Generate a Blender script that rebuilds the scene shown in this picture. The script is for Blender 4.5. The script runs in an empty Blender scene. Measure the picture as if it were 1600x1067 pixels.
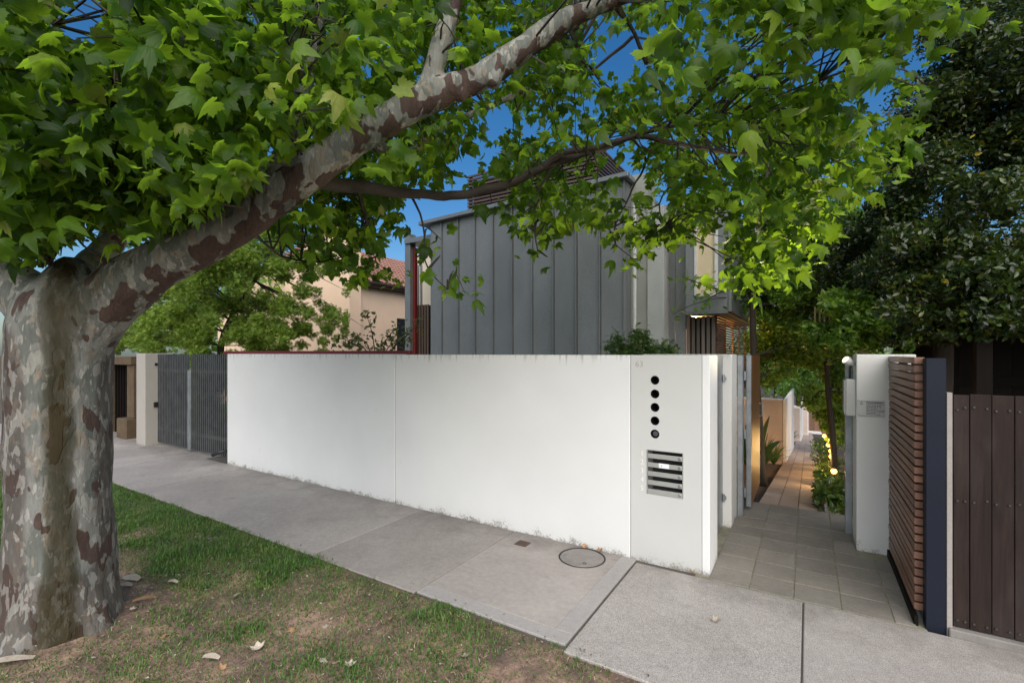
import bpy, bmesh, math, random
import numpy as np
from mathutils import Vector, Matrix, noise

random.seed(7); rng = np.random.default_rng(11)
SC = bpy.context.scene
COL = SC.collection
R = math.radians

# ------------------------------------------------------------------ camera, sky, sun, exposure
EYE = 1.8; FPX = 740.0; YAW = R(32.0); HOR = 552.0
cd = bpy.data.cameras.new('camera'); cam = bpy.data.objects.new('camera', cd); COL.objects.link(cam)
cam.location = (0, 0, EYE); cam.rotation_euler = (R(90), 0, YAW)
cd.sensor_width = 36.0; cd.lens = 36.0*FPX/1600.0
cd.shift_y = (HOR-533.5)/1600.0
cd.clip_start = 0.05; cd.clip_end = 2000
SC.camera = cam

SUN_EL, SUN_AZ = 39.0, 145.0          # azimuth clockwise from +Y
w = bpy.data.worlds.new('World'); SC.world = w; w.use_nodes = True
nt = w.node_tree; nt.nodes.clear()
sky = nt.nodes.new('ShaderNodeTexSky'); sky.sky_type = 'NISHITA'; sky.sun_disc = False
sky.sun_elevation = R(SUN_EL); sky.sun_rotation = R(SUN_AZ)
sky.air_density = 1.0; sky.dust_density = 1.6; sky.ozone_density = 3.0
hsv = nt.nodes.new('ShaderNodeHueSaturation'); hsv.inputs['Saturation'].default_value = 1.35
bg = nt.nodes.new('ShaderNodeBackground'); bg.inputs['Strength'].default_value = 0.066
wo = nt.nodes.new('ShaderNodeOutputWorld')
nt.links.new(sky.outputs[0], hsv.inputs['Color']); nt.links.new(hsv.outputs[0], bg.inputs[0]); nt.links.new(bg.outputs[0], wo.inputs[0])
sd = bpy.data.lights.new('sun', 'SUN'); sd.energy = 2.4; sd.angle = R(85); sd.color = (1.0, 0.95, 0.86)
sun = bpy.data.objects.new('sun', sd); COL.objects.link(sun)
_d = Vector((math.sin(R(SUN_AZ))*math.cos(R(SUN_EL)), math.cos(R(SUN_AZ))*math.cos(R(SUN_EL)), math.sin(R(SUN_EL))))
sun.rotation_euler = _d.to_track_quat('Z', 'Y').to_euler(); sun.location = _d*40
SC.view_settings.view_transform = 'Standard'; SC.view_settings.look = 'None'
SC.view_settings.exposure = 0.98; SC.view_settings.gamma = 1.0; SC.view_settings.use_curve_mapping = False
SC.render.engine = 'CYCLES'
SC.cycles.max_bounces = 8; SC.cycles.transparent_max_bounces = 8; SC.cycles.use_denoising = True; SC.cycles.use_adaptive_sampling = False

# ------------------------------------------------------------------ geometry of the view: pixel of the photograph -> place
CF = Vector((-math.sin(YAW), math.cos(YAW), 0)); CR = Vector((math.cos(YAW), math.sin(YAW), 0))
def P(px, py, Z):
    return CF*Z + CR*((px-800)/FPX*Z) + Vector((0, 0, EYE-(py-HOR)/FPX*Z))
def dxy(px):
    d = CF*FPX + CR*(px-800); return d.x, d.y
def XA(px, Y):
    a, b = dxy(px); return a/b*Y
def ZA(px, py, Y):
    return EYE-(py-HOR)*Y/dxy(px)[1]
def PROJ(p):
    p = np.asarray(p, float); Z = p[..., 0]*CF.x+p[..., 1]*CF.y; L = p[..., 0]*CR.x+p[..., 1]*CR.y
    Zs = np.where(Z > .05, Z, .05)
    return 800+L/Zs*FPX, HOR-(p[..., 2]-EYE)/Zs*FPX, Z
SLOPE = 0.124; SY = 6.44
def gz(Y):
    return 0.0 if Y < SY else -SLOPE*(min(Y, 62)-SY)

# ------------------------------------------------------------------ objects
def setp(o, label=None, cat=None, group=None, kind=None):
    if label: o['label'] = label
    if cat: o['category'] = cat
    if group: o['group'] = group
    if kind: o['kind'] = kind
    return o
def thing(name, label, cat, loc=(0, 0, 0), group=None, kind=None):
    o = bpy.data.objects.new(name, None); COL.objects.link(o); o.location = loc; o.empty_display_size = .1
    return setp(o, label, cat, group, kind)
class MB:
    def __init__(s): s.v = []; s.f = []
    def add(s, vs, fs):
        n = len(s.v); s.v += [tuple(v) for v in vs]; s.f += [tuple(i+n for i in f) for f in fs]; return s
    def box(s, x0, y0, z0, x1, y1, z1):
        return s.add([(x0,y0,z0),(x1,y0,z0),(x1,y1,z0),(x0,y1,z0),(x0,y0,z1),(x1,y0,z1),(x1,y1,z1),(x0,y1,z1)],
                     [(0,3,2,1),(4,5,6,7),(0,1,5,4),(1,2,6,5),(2,3,7,6),(3,0,4,7)])
    def prism(s, pts, ext):            # planar polygon pts extruded by vector ext
        n = len(pts); e = Vector(ext); a = [Vector(p) for p in pts]
        return s.add([*a, *[p+e for p in a]], [tuple(range(n))[::-1], tuple(range(n, 2*n))]+[(i, (i+1) % n, n+(i+1) % n, n+i) for i in range(n)])
    def cyl(s, a, b, r0, r1=None, n=10):
        r1 = r0 if r1 is None else r1; return s.tube([a, b], [r0, r1], n)
    def tube(s, pts, rad, n=8, cap=True):
        pts = [Vector(p) for p in pts]; rings = []
        up = None
        for i, p in enumerate(pts):
            t = (pts[min(i+1, len(pts)-1)]-pts[max(i-1, 0)]).normalized()
            if up is None:
                up = t.orthogonal().normalized()
            up = (up-t*up.dot(t)).normalized(); sd_ = t.cross(up)
            rings.append([p+(up*math.cos(2*math.pi*k/n)+sd_*math.sin(2*math.pi*k/n))*rad[i] for k in range(n)])
        vs = [v for r in rings for v in r]; fs = []
        for i in range(len(pts)-1):
            for k in range(n):
                a = i*n+k; b = i*n+(k+1) % n; fs.append((a, b, b+n, a+n))
        if cap:
            fs.append(tuple(range(n))[::-1]); m = (len(pts)-1)*n; fs.append(tuple(m+k for k in range(n)))
        return s.add(vs, fs)
    def sphere(s, c, r, n=12, m=8, sz=1.0):
        c = Vector(c); vs = [c+Vector((0, 0, r*sz))]
        for i in range(1, m):
            t = math.pi*i/m
            for k in range(n):
                a = 2*math.pi*k/n; vs.append(c+Vector((r*math.sin(t)*math.cos(a), r*math.sin(t)*math.sin(a), r*sz*math.cos(t))))
        vs.append(c-Vector((0, 0, r*sz))); fs = [(0, 1+k, 1+(k+1) % n) for k in range(n)]
        for i in range(m-2):
            for k in range(n):
                a = 1+i*n+k; b = 1+i*n+(k+1) % n; fs.append((a, a+n, b+n, b))
        L = len(vs)-1; q = 1+(m-2)*n
        fs += [(L, q+(k+1) % n, q+k) for k in range(n)]
        return s.add(vs, fs)
    def mesh(s, name, mat, bevel=0, smooth=False):
        me = bpy.data.meshes.new(name); me.from_pydata(s.v, [], s.f); me.materials.append(mat)
        if bevel:
            bm = bmesh.new(); bm.from_mesh(me)
            ed = [e for e in bm.edges if len(e.link_faces) == 2 and e.calc_face_angle(0) > .6]
            bmesh.ops.bevel(bm, geom=ed, offset=bevel, segments=1, affect='EDGES', clamp_overlap=True); bm.to_mesh(me); bm.free()
        if smooth:
            me.polygons.foreach_set('use_smooth', [True]*len(me.polygons))
        return me
def link(name, me, parent=None, at=None):
    o = bpy.data.objects.new(name, me); COL.objects.link(o)
    base = Vector(at) if at is not None else Vector((0, 0, 0))
    if parent:
        o.parent = parent
        pw = Vector(parent.location) if parent.parent is None else Vector(parent.location)+Vector(parent.parent.location)
        o.location = base-pw
    else:
        o.location = base
    return o
def part(name, mb, mat, parent=None, bevel=0, smooth=False, kind=None, label=None):
    o = link(name, mb.mesh(name, mat, bevel, smooth), parent)
    if kind: o['kind'] = kind
    if label: o['label'] = label
    return o
def boxp(name, b, mat, parent=None, bevel=0):
    return part(name, MB().box(*b), mat, parent, bevel)
def solo(name, mb, mat, label, cat, group=None, kind=None, bevel=0, smooth=False, origin=None):
    me_ = mb
    if origin is not None:
        o_ = Vector(origin); mb.v = [tuple(Vector(v)-o_) for v in mb.v]
    o = link(name, mb.mesh(name, mat, bevel, smooth), None, origin)
    return setp(o, label, cat, group, kind)
def structure(name, mb, mat, bevel=0):
    o = part(name, mb, mat, None, bevel); o['kind'] = 'structure'; return o

# ------------------------------------------------------------------ materials
def nodes(name):
    m = bpy.data.materials.new(name); m.use_nodes = True; t = m.node_tree
    b = t.nodes['Principled BSDF']; return m, t, b
def N(t, typ, **kw):
    n = t.nodes.new(typ)
    for k, v in kw.items():
        if k in n.inputs: n.inputs[k].default_value = v
        else: setattr(n, k, v)
    return n
def ramp(t, fac, stops):
    r = t.nodes.new('ShaderNodeValToRGB'); e = r.color_ramp.elements
    while len(e) < len(stops): e.new(.5)
    for i, (p, c) in enumerate(stops):
        e[i].position = p; e[i].color = (c if len(c) == 4 else (*c, 1)) if not isinstance(c, (int, float)) else (c, c, c, 1)
    t.links.new(fac, r.inputs[0]); return r
def mix(t, fac, a, b, mode='MIX'):
    m = t.nodes.new('ShaderNodeMix'); m.data_type = 'RGBA'; m.blend_type = mode
    for k, v in ((0, fac), (6, a), (7, b)):
        s = m.inputs[k]
        if hasattr(v, 'default_value') or hasattr(v, 'is_output'): t.links.new(v, s)
        elif isinstance(v, (int, float)): s.default_value = v if k == 0 else (v, v, v, 1)
        else: s.default_value = (*v, 1) if len(v) == 3 else v
    return m.outputs[2]
def math_(t, op, a, b=None, clamp=False):
    m = t.nodes.new('ShaderNodeMath'); m.operation = op; m.use_clamp = clamp
    for i, v in enumerate((a, b)):
        if v is None: continue
        if isinstance(v, (int, float)): m.inputs[i].default_value = v
        else: t.links.new(v, m.inputs[i])
    return m.outputs[0]
def coords(t, scale=(1, 1, 1), which='Object'):
    c = t.nodes.new('ShaderNodeTexCoord'); mp = t.nodes.new('ShaderNodeMapping'); mp.inputs['Scale'].default_value = scale
    if which == 'World':
        g = t.nodes.new('ShaderNodeNewGeometry'); t.links.new(g.outputs['Position'], mp.inputs[0])
    else: t.links.new(c.outputs[which], mp.inputs[0])
    return mp.outputs[0]
def noise_(t, vec, scale, detail=4, rough=.55, dist=0):
    n = N(t, 'ShaderNodeTexNoise', Scale=scale, Detail=detail, Roughness=rough, Distortion=dist); t.links.new(vec, n.inputs['Vector']); return n.outputs['Fac']
def bump(t, b, h, strength=.3, dist=.01):
    bm = N(t, 'ShaderNodeBump', Strength=strength, Distance=dist); t.links.new(h, bm.inputs['Height']); t.links.new(bm.outputs[0], b.inputs['Normal'])
def simple(name, c1, c2=None, rough=.6, scale=3.0, fine=60.0, bumpy=.15, metal=0, stretch=(1, 1, 1), rand=0.0, fine_amt=.35, spec=.5):
    m, t, b = nodes(name); c2 = c2 or tuple(x*.7 for x in c1)
    v = coords(t, stretch, 'World'); n1 = noise_(t, v, scale, 5); n2 = noise_(t, v, fine, 3)
    f = math_(t, 'ADD', math_(t, 'MULTIPLY', n1, 1-fine_amt), math_(t, 'MULTIPLY', n2, fine_amt))
    r = ramp(t, f, [(.32, c2), (.68, c1)]); col = r.outputs[0]
    if rand:
        oi = t.nodes.new('ShaderNodeObjectInfo'); k = math_(t, 'ADD', math_(t, 'MULTIPLY', oi.outputs['Random'], rand), 1-rand*.5)
        col = mix(t, 1.0, col, k, 'MULTIPLY')
    t.links.new(col, b.inputs['Base Color']); b.inputs['Roughness'].default_value = rough; b.inputs['Metallic'].default_value = metal
    b.inputs['Specular IOR Level'].default_value = spec
    if bumpy: bump(t, b, n2, bumpy, .004)
    return m
def white_wall_mat(name, base, stain=(.16, .14, .11), z0=0.0, top=None):
    m, t, b = nodes(name); v = coords(t, (1, 1, 1), 'World')
    n1 = noise_(t, v, 1.3, 4); n2 = noise_(t, v, 75, 6, .75); n3 = noise_(t, v, 7, 5, .65)
    nsp = noise_(t, v, 120, 3, .6)
    col = ramp(t, n1, [(.3, tuple(x*.93 for x in base)), (.7, base)]).outputs[0]
    sep = t.nodes.new('ShaderNodeSeparateXYZ'); t.links.new(v, sep.inputs[0])
    zz = math_(t, 'SUBTRACT', sep.outputs[2], z0)
    low = math_(t, 'SUBTRACT', 1.0, math_(t, 'DIVIDE', zz, .26), True)       # 1 at the foot
    d = math_(t, 'ADD', math_(t, 'MULTIPLY', low, .33), math_(t, 'ADD', math_(t, 'MULTIPLY', n3, .34), math_(t, 'MULTIPLY', n2, .50)))
    sp = ramp(t, d, [(.725, 0), (.775, 1)]).outputs[0]
    col = mix(t, math_(t, 'MULTIPLY', sp, .75), col, stain)
    soft = math_(t, 'MULTIPLY', math_(t, 'MULTIPLY', low, low), .22)
    col = mix(t, math_(t, 'MULTIPLY', soft, n3), col, (.30, .28, .24))
    if top is not None:                                                    # drips under the coping
        vs = coords(t, (30, 30, 1.0), 'World'); nd = noise_(t, vs, 1.0, 3)
        up = math_(t, 'SUBTRACT', 1.0, math_(t, 'DIVIDE', math_(t, 'SUBTRACT', top, sep.outputs[2]), .16), True)
        dr = ramp(t, math_(t, 'ADD', math_(t, 'MULTIPLY', up, .3), nd), [(.76, 0), (.95, 1)]).outputs[0]
        col = mix(t, math_(t, 'MULTIPLY', dr, .5), col, (.2, .18, .15))
    ns = noise_(t, v, 2.6, 5, .7)
    sm = ramp(t, ns, [(.66, 0), (.8, 1)]).outputs[0]
    col = mix(t, math_(t, 'MULTIPLY', sm, .16), col, (.35, .33, .30))
    t.links.new(col, b.inputs['Base Color']); b.inputs['Roughness'].default_value = .75
    bump(t, b, math_(t, 'ADD', n2, math_(t, 'MULTIPLY', nsp, .5)), .12, .004); return m
def wood_mat(name, c1, c2, axis='z', rough=.55, rand=.5, scale=1.0, streak=.0):
    m, t, b = nodes(name); s = {'z': (18, 18, 1.2), 'x': (1.2, 18, 18), 'y': (18, 1.2, 18)}[axis]
    oi = t.nodes.new('ShaderNodeObjectInfo')
    c = t.nodes.new('ShaderNodeNewGeometry'); off = N(t, 'ShaderNodeVectorMath', operation='SCALE')
    cmb = t.nodes.new('ShaderNodeCombineXYZ')
    for i in range(3): t.links.new(oi.outputs['Random'], cmb.inputs[i])
    t.links.new(cmb.outputs[0], off.inputs[0]); off.inputs['Scale'].default_value = 7.0
    ad = N(t, 'ShaderNodeVectorMath', operation='ADD'); t.links.new(c.outputs['Position'], ad.inputs[0]); t.links.new(off.outputs[0], ad.inputs[1])
    mp = t.nodes.new('ShaderNodeMapping'); mp.inputs['Scale'].default_value = tuple(x*scale for x in s); t.links.new(ad.outputs[0], mp.inputs[0])
    n1 = noise_(t, mp.outputs[0], 1.0, 6, .6, .6); n2 = noise_(t, mp.outputs[0], 5.0, 4)
    f = math_(t, 'ADD', math_(t, 'MULTIPLY', n1, .7), math_(t, 'MULTIPLY', n2, .3))
    col = ramp(t, f, [(.3, c2), (.7, c1)]).outputs[0]
    k = math_(t, 'ADD', math_(t, 'MULTIPLY', oi.outputs['Random'], rand), 1-rand*.5)
    col = mix(t, 1.0, col, k, 'MULTIPLY')
    if streak:
        v = coords(t, (3, 3, .8), 'World'); n3 = noise_(t, v, 1.5, 5, .6)
        col = mix(t, math_(t, 'MULTIPLY', ramp(t, n3, [(.45, 0), (.7, 1)]).outputs[0], streak), col, (.20, .17, .16))
    t.links.new(col, b.inputs['Base Color']); b.inputs['Roughness'].default_value = rough
    bump(t, b, f, .25, .003); return m
def leaf_mat(name, stops, trans=(.25, .42, .05), tfac=.35, rough=.42, attr=True, spec=.5):
    m, t, b = nodes(name)
    if attr:
        a = t.nodes.new('ShaderNodeAttribute'); a.attribute_name = 'rnd'; f = a.outputs['Fac']
    else:
        oi = t.nodes.new('ShaderNodeObjectInfo'); f = oi.outputs['Random']
    col = ramp(t, f, stops).outputs[0]
    v = coords(t, (1, 1, 1), 'World'); n = noise_(t, v, 40, 3); col = mix(t, 1.0, col, ramp(t, n, [(.3, .8), (.7, 1.15)]).outputs[0], 'MULTIPLY')
    t.links.new(col, b.inputs['Base Color']); b.inputs['Roughness'].default_value = rough; b.inputs['Specular IOR Level'].default_value = spec
    tr = t.nodes.new('ShaderNodeBsdfTranslucent'); tc = mix(t, 1.0, trans, ramp(t, f, [(0, .6), (1, 1.2)]).outputs[0], 'MULTIPLY'); t.links.new(tc, tr.inputs[0])
    ms = t.nodes.new('ShaderNodeMixShader'); ms.inputs[0].default_value = tfac
    t.links.new(b.outputs[0], ms.inputs[1]); t.links.new(tr.outputs[0], ms.inputs[2])
    t.links.new(ms.outputs[0], t.nodes['Material Output'].inputs['Surface']); return m
def emit_mat(name, col, s):
    m, t, b = nodes(name); b.inputs['Base Color'].default_value = (.8, .7, .5, 1)
    b.inputs['Emission Color'].default_value = (*col, 1); b.inputs['Emission Strength'].default_value = s; return m

M_white = white_wall_mat('white_render', (.72, .72, .71), top=1.785)
M_panel = white_wall_mat('grey_white_panel', (.56, .56, .54), top=None)
M_pier = white_wall_mat('pier_render', (.66, .655, .63), top=1.79)
M_edge = white_wall_mat('corner_render', (.76, .76, .75))
M_whitefar = simple('courtyard_render', (.78, .76, .73), (.62, .58, .55), .8, 2.5, 50)
M_warmlit = simple('lamplit_render_tint', (.58, .46, .40), (.46, .36, .30), .85, 2.5, 50)  # white render with the warm cast of the lamps painted in
M_beige = simple('beige_stucco', (.80, .585, .41), (.72, .52, .37), .9, 1.5, 80)
M_beige2 = simple('cream_wall', (.70, .62, .50), (.64, .56, .45), .8, 1.5, 60)
M_steel = simple('galvanised_steel', (.42, .45, .47), (.25, .27, .29), .42, 7, 90, .1, .75)
M_alu = simple('brushed_aluminium', (.66, .66, .63), (.52, .52, .5), .38, 20, 160, .05, .7, (1, 6, 6))
M_greybox = simple('grey_enamel', (.48, .48, .46), (.40, .40, .38), .45, 6, 60, .05)
M_black = simple('black_void', (.008, .009, .011), (.005, .005, .006), .6, bumpy=0)
M_blackplastic = simple('black_plastic', (.02, .02, .022), (.012, .012, .012), .35, bumpy=.05)
M_navy = simple('navy_paint', (.011, .015, .027), (.008, .010, .019), .5, 3, 50, .08, spec=.2)
M_red = simple('red_paint', (.18, .012, .012), (.11, .01, .01), .4, 5, 40, .05)
M_zinc = simple('zinc_cladding', (.27, .285, .295), (.145, .153, .16), .5, 1.2, 130, .06, .25, (1, 1, .5), rand=.10, fine_amt=.55)
M_zinclt = simple('zinc_trim', (.26, .28, .29), (.20, .21, .22), .4, 2, 90, .05, .4)
M_concol = simple('concrete_column', (.34, .35, .32), (.24, .25, .22), .8, 2, 60, .15, 0, (1, 1, .5))
M_concol2 = simple('pale_concrete', (.44, .45, .44), (.33, .34, .33), .75, 2, 60, .1)
M_slatdark = wood_mat('dark_batten', (.085, .055, .045), (.04, .026, .022), 'x')
M_slatgrey = wood_mat('weathered_batten', (.20, .17, .15), (.11, .09, .08), 'z')
M_slatbrown = wood_mat('stained_slat', (.27, .135, .085), (.13, .066, .043), 'y', .42, .45)
M_plank = wood_mat('old_plank', (.026, .0145, .0115), (.0075, .0045, .0036), 'z', .7, .5, .9, .10)
M_plank.node_tree.nodes['Principled BSDF'].inputs['Specular IOR Level'].default_value = .25
M_gatewood = wood_mat('oiled_gate_timber', (.17, .07, .022), (.08, .03, .01), 'z', .4, .2)
M_darkboard = wood_mat('black_brown_board', (.008, .005, .004), (.004, .003, .0025), 'z', .8)
M_darkboard.node_tree.nodes['Principled BSDF'].inputs['Specular IOR Level'].default_value = .15
M_redslat = wood_mat('cedar_slat', (.22, .10, .05), (.10, .05, .03), 'y')
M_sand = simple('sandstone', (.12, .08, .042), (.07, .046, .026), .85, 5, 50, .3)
M_rooftile = simple('terracotta_tile', (.36, .185, .135), (.22, .11, .08), .75, 6, 40, .1)
M_eave = simple('brown_fascia', (.06, .03, .024), None, .5)
M_sign = simple('sign_metal', (.52, .52, .51), (.46, .46, .45), .4, 6, 60, 0, .2)
M_ink = simple('sign_ink', (.04, .045, .05), None, .6, bumpy=0)
M_paper = simple('white_sticker', (.82, .82, .84), (.78, .78, .8), .5, bumpy=0)
M_numeral = simple('white_numeral', (.80, .79, .76), (.72, .71, .68), .5, bumpy=0)
M_engrave = simple('engraved_line', (.33, .32, .30), (.22, .21, .2), .8, bumpy=0)
M_curtain = simple('cream_curtain', (.70, .60, .44), (.62, .52, .37), .9, 3, 30, 0)
M_soil = simple('garden_soil', (.075, .05, .035), (.03, .02, .014), .95, 5, 60, .4)
M_lattice = simple('lamplit_lattice_tint', (.42, .33, .18), (.32, .25, .13), .7)  # yellow of the lamplight is put into the lattice colour
M_stone = simple('bluestone_kerb', (.26, .24, .22), (.17, .155, .145), .85, 6, 80, .3)
M_iron = simple('cast_iron', (.30, .27, .25), (.20, .18, .17), .6, 14, 90, .35, .1)
M_rust = simple('rusty_iron', (.12, .065, .05), (.07, .04, .032), .7, 18, 90, .3, .2)

def concrete_mat(name, c1, c2, speck=.5, big=1.1, grime=False):
    m, t, b = nodes(name); v = coords(t, (1, 1, 1), 'World'); oi = t.nodes.new('ShaderNodeObjectInfo')
    n1 = noise_(t, v, big, 6, .65, .4); n2 = noise_(t, v, 230, 2, .7); n3 = noise_(t, v, 22, 5, .6)
    f = math_(t, 'ADD', math_(t, 'MULTIPLY', n1, .62), math_(t, 'MULTIPLY', n3, .38))
    col = ramp(t, f, [(.3, c2), (.5, tuple((p+q)/2 for p, q in zip(c1, c2))), (.7, c1)]).outputs[0]
    sp = ramp(t, n2, [(.35, 1-speck), (.5, 1), (.66, 1+speck*.55)]).outputs[0]
    col = mix(t, 1.0, col, sp, 'MULTIPLY')
    if grime:                              # damp dirt that collects along the foot of the wall and in blotches
        sp3 = t.nodes.new('ShaderNodeSeparateXYZ'); t.links.new(v, sp3.inputs[0])
        e = math_(t, 'SUBTRACT', 1.0, math_(t, 'DIVIDE', math_(t, 'SUBTRACT', 4.1, sp3.outputs[1]), .45), True)
        n4 = noise_(t, v, 3.2, 6, .7, .6)
        gk = ramp(t, math_(t, 'ADD', math_(t, 'MULTIPLY', e, .38), n4), [(.55, 0), (.95, 1)]).outputs[0]
        col = mix(t, math_(t, 'MULTIPLY', gk, .55), col, (.10, .088, .078))
        n5 = noise_(t, coords(t, (1, 1, 1), 'World'), .8, 5, .7, 1.2)
        col = mix(t, ramp(t, n5, [(.55, 0), (.75, .35)]).outputs[0], col, (.46, .44, .42))
    k = math_(t, 'ADD', math_(t, 'MULTIPLY', oi.outputs['Random'], .26), .87); col = mix(t, 1.0, col, k, 'MULTIPLY')
    t.links.new(col, b.inputs['Base Color']); b.inputs['Roughness'].default_value = .82
    bump(t, b, math_(t, 'ADD', n2, n3), .3, .004); return m
M_slab = concrete_mat('footpath_concrete', (.44, .395, .365), (.26, .23, .212), .3, 1.1, True)
M_agg = concrete_mat('exposed_aggregate', (.48, .44, .41), (.30, .27, .25), .6, 1.1, True)
M_trowel = concrete_mat('trowelled_edge', (.37, .345, .33), (.27, .25, .24), .2)
M_joint = simple('joint_dirt', (.13, .112, .095), (.07, .06, .05), .95, 8, 90, .3)
M_paver = concrete_mat('bluestone_paver', (.27, .245, .21), (.16, .142, .122), .3, 2.2)
M_paver2 = concrete_mat('pink_paver', (.40, .31, .26), (.25, .19, .155), .25, 2.2)

# ------------------------------------------------------------------ instanced-by-mesh scatter: many small copies of a template in one mesh
def rot_from(nrm, tip):
    z = nrm/np.linalg.norm(nrm, axis=1, keepdims=True)
    y = tip-z*np.sum(tip*z, axis=1, keepdims=True); y /= np.linalg.norm(y, axis=1, keepdims=True)+1e-9
    x = np.cross(y, z); return np.stack([x, y, z], axis=2)
def scatter_mesh(name, tv, tf, pos, rot, scl, mat, rnd=None):
    n = len(pos); tv = np.asarray(tv, float); tf = np.asarray(tf, int); k = len(tv)
    V = (np.einsum('nij,kj->nki', rot, tv)*scl[:, None, None]+pos[:, None, :]).reshape(-1, 3)
    F = (tf[None]+(np.arange(n)*k)[:, None, None]).reshape(-1)
    me = bpy.data.meshes.new(name); nf = n*len(tf); c = tf.shape[1]
    me.vertices.add(len(V)); me.vertices.foreach_set('co', V.ravel().astype(np.float32))
    me.loops.add(nf*c); me.loops.foreach_set('vertex_index', F.astype(np.int32))
    me.polygons.add(nf); me.polygons.foreach_set('loop_start', (np.arange(nf)*c).astype(np.int32))
    me.update(calc_edges=True); me.materials.append(mat)
    a = me.attributes.new('rnd', 'FLOAT', 'POINT'); r = rng.random(n) if rnd is None else rnd
    a.data.foreach_set('value', np.repeat(r, k).astype(np.float32)); me.polygons.foreach_set('use_smooth', np.ones(nf, bool)); return me
def unit(n):
    v = rng.normal(size=(n, 3)); return v/np.linalg.norm(v, axis=1, keepdims=True)

# ================================================================== GROUND AND PAVING
WX = [XA(355, 4.10), XA(617, 4.10), XA(985, 4.10)]      # wall joints
g = MB()
ys = [-300, -40, -6, -.5, 2.66, 4.3, SY, 62, 300]
for i in range(len(ys)-1):
    z0 = gz(ys[i])-.10; z1 = gz(ys[i+1])-.10
    g.add([(-400, ys[i], z0), (400, ys[i], z0), (400, ys[i+1], z1), (-400, ys[i+1], z1)], [(0, 1, 2, 3)])
structure('ground', g, M_soil)
g = MB(); g.box(-400, -9.0, -.09, 400, -3.2, -.06)
structure('road', g, simple('asphalt', (.06, .06, .06), (.04, .04, .04), .9, 2, 200, .3))

# verge: gently uneven soil sheet with a grassy/bare look
def verge_h(x, y):
    h = .018*noise.noise((x*1.1, y*1.1, 3))+.010*noise.noise((x*4, y*4, 9))
    e = min(1, max(0, (2.62-y)/.25)); base = -.022+.03*e
    tr = math.hypot(x+4.1, y-1.06); base += .07*math.exp(-(tr/.55)**2)
    return base+h*e
def bare(x, y):                         # 1 = bare earth
    b = .27+.75*noise.noise((x*1.0+4, y*1.0, 1.7))+.42*noise.noise((x*3.1, y*3.1, 5.1))
    px, py, Z = PROJ((x, y, 0)); dx = float(px); dy = float(py)
    b += .42*min(1, max(0, (dy-890)/90))+.30*min(1, max(0, (dx-560)/200))
    b += .5*math.exp(-(math.hypot(x+4.1, y-1.06)/.62)**4)
    b -= .5*min(1, max(0, (880-dy)/60))
    return b
x0, x1, y0, y1 = -14.0, 3.0, -3.0, 2.655
nx, ny = 170, 58; g = MB(); vs = []; fs = []
for j in range(ny+1):
    for i in range(nx+1):
        x = x0+(x1-x0)*i/nx; y = y0+(y1-y0)*j/ny; vs.append((x, y, verge_h(x, y)))
for j in range(ny):
    for i in range(nx):
        a = j*(nx+1)+i; fs.append((a, a+1, a+nx+2, a+nx+1))
g.add(vs, fs)
m, t, b = nodes('verge_soil'); v = coords(t, (1, 1, 1), 'World')
n1 = noise_(t, v, 2.2, 6, .6, .5); n2 = noise_(t, v, 60, 4, .7); n3 = noise_(t, v, 7, 5, .6, .3)
col = ramp(t, n1, [(.32, (.105, .070, .056)), (.5, (.195, .128, .098)), (.66, (.38, .25, .18))]).outputs[0]
col = mix(t, ramp(t, n3, [(.5, 0), (.68, 1)]).outputs[0], col, (.32, .215, .145))
col = mix(t, 1.0, col, ramp(t, n2, [(.3, .55), (.7, 1.4)]).outputs[0], 'MULTIPLY')
t.links.new(col, b.inputs['Base Color']); b.inputs['Roughness'].default_value = .95; bump(t, b, math_(t, 'ADD', n2, n3), .6, .012)
verge = structure('verge_ground', g, m)
for p_ in verge.data.polygons: p_.use_smooth = True

# footpath: slabs 1.25 m wide over a dirt bed
fp = structure('footpath', MB().box(-40, 2.64, -.09, 12, 4.5, -.014), M_joint)
jx = [-1.27-1.252*i for i in range(0, 14)]
for i in range(len(jx)-1):
    a, b_ = jx[i+1]+.006, jx[i]-.006
    dz = random.uniform(-.003, .003)
    if i == 0:
        fx = [a, a+.10, b_-.13, b_]; fy = [2.66, 2.78, 4.092]
        s = boxp('slab', (a, fy[1]+.001, -.06, fx[2]-.001, fy[2], 0), M_slab, fp, .004)
        boxp('slab_margin', (a, fy[0], -.06, b_, fy[1]-.001, .001), M_trowel, fp, .004)
        boxp('slab_margin', (fx[2], fy[1], -.06, b_, fy[2], .001), M_trowel, fp, .004)
    else:
        boxp('slab', (a, 2.66-random.uniform(0, .03), -.06, b_, 4.092 if b_ > -8.1 else 4.42, dz), M_slab, fp, .005)
jr = [-1.262, -.03, 1.21, 2.45, 3.7, 4.95]
for i in range(5):
    boxp('slab', (jr[i]+.005, 2.60, -.06, jr[i+1]-.005, 4.036, random.uniform(-.002, .002)), M_agg, fp, .006)

# entrance paving: bluestone tiles
ep = structure('entrance_paving', MB().box(-.78, 4.04, -.09, .66, SY, -.006), simple('grout', (.30, .28, .21), (.14, .135, .095), .95, 9, 80, .2))
cx = [-.678, -.385, -.092, .200, .492, .612]; ry = [4.05, 4.33, 4.62, 4.92, 5.21, 5.50, 5.80, 6.12, SY]
for i in range(len(cx)-1):
    for j in range(len(ry)-1):
        if cx[i] > .3 and ry[j] > 5.3: continue
        xr = min(cx[i+1], .372 if ry[j] > 5.2 else 9)
        if xr-cx[i] < .05: continue
        q = random.uniform(-.0015, .0015)
        boxp('tile', (cx[i]+.005, ry[j]+.005, -.05, xr-.005, ry[j+1]-.005, q), M_paver, ep, .002)
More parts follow.
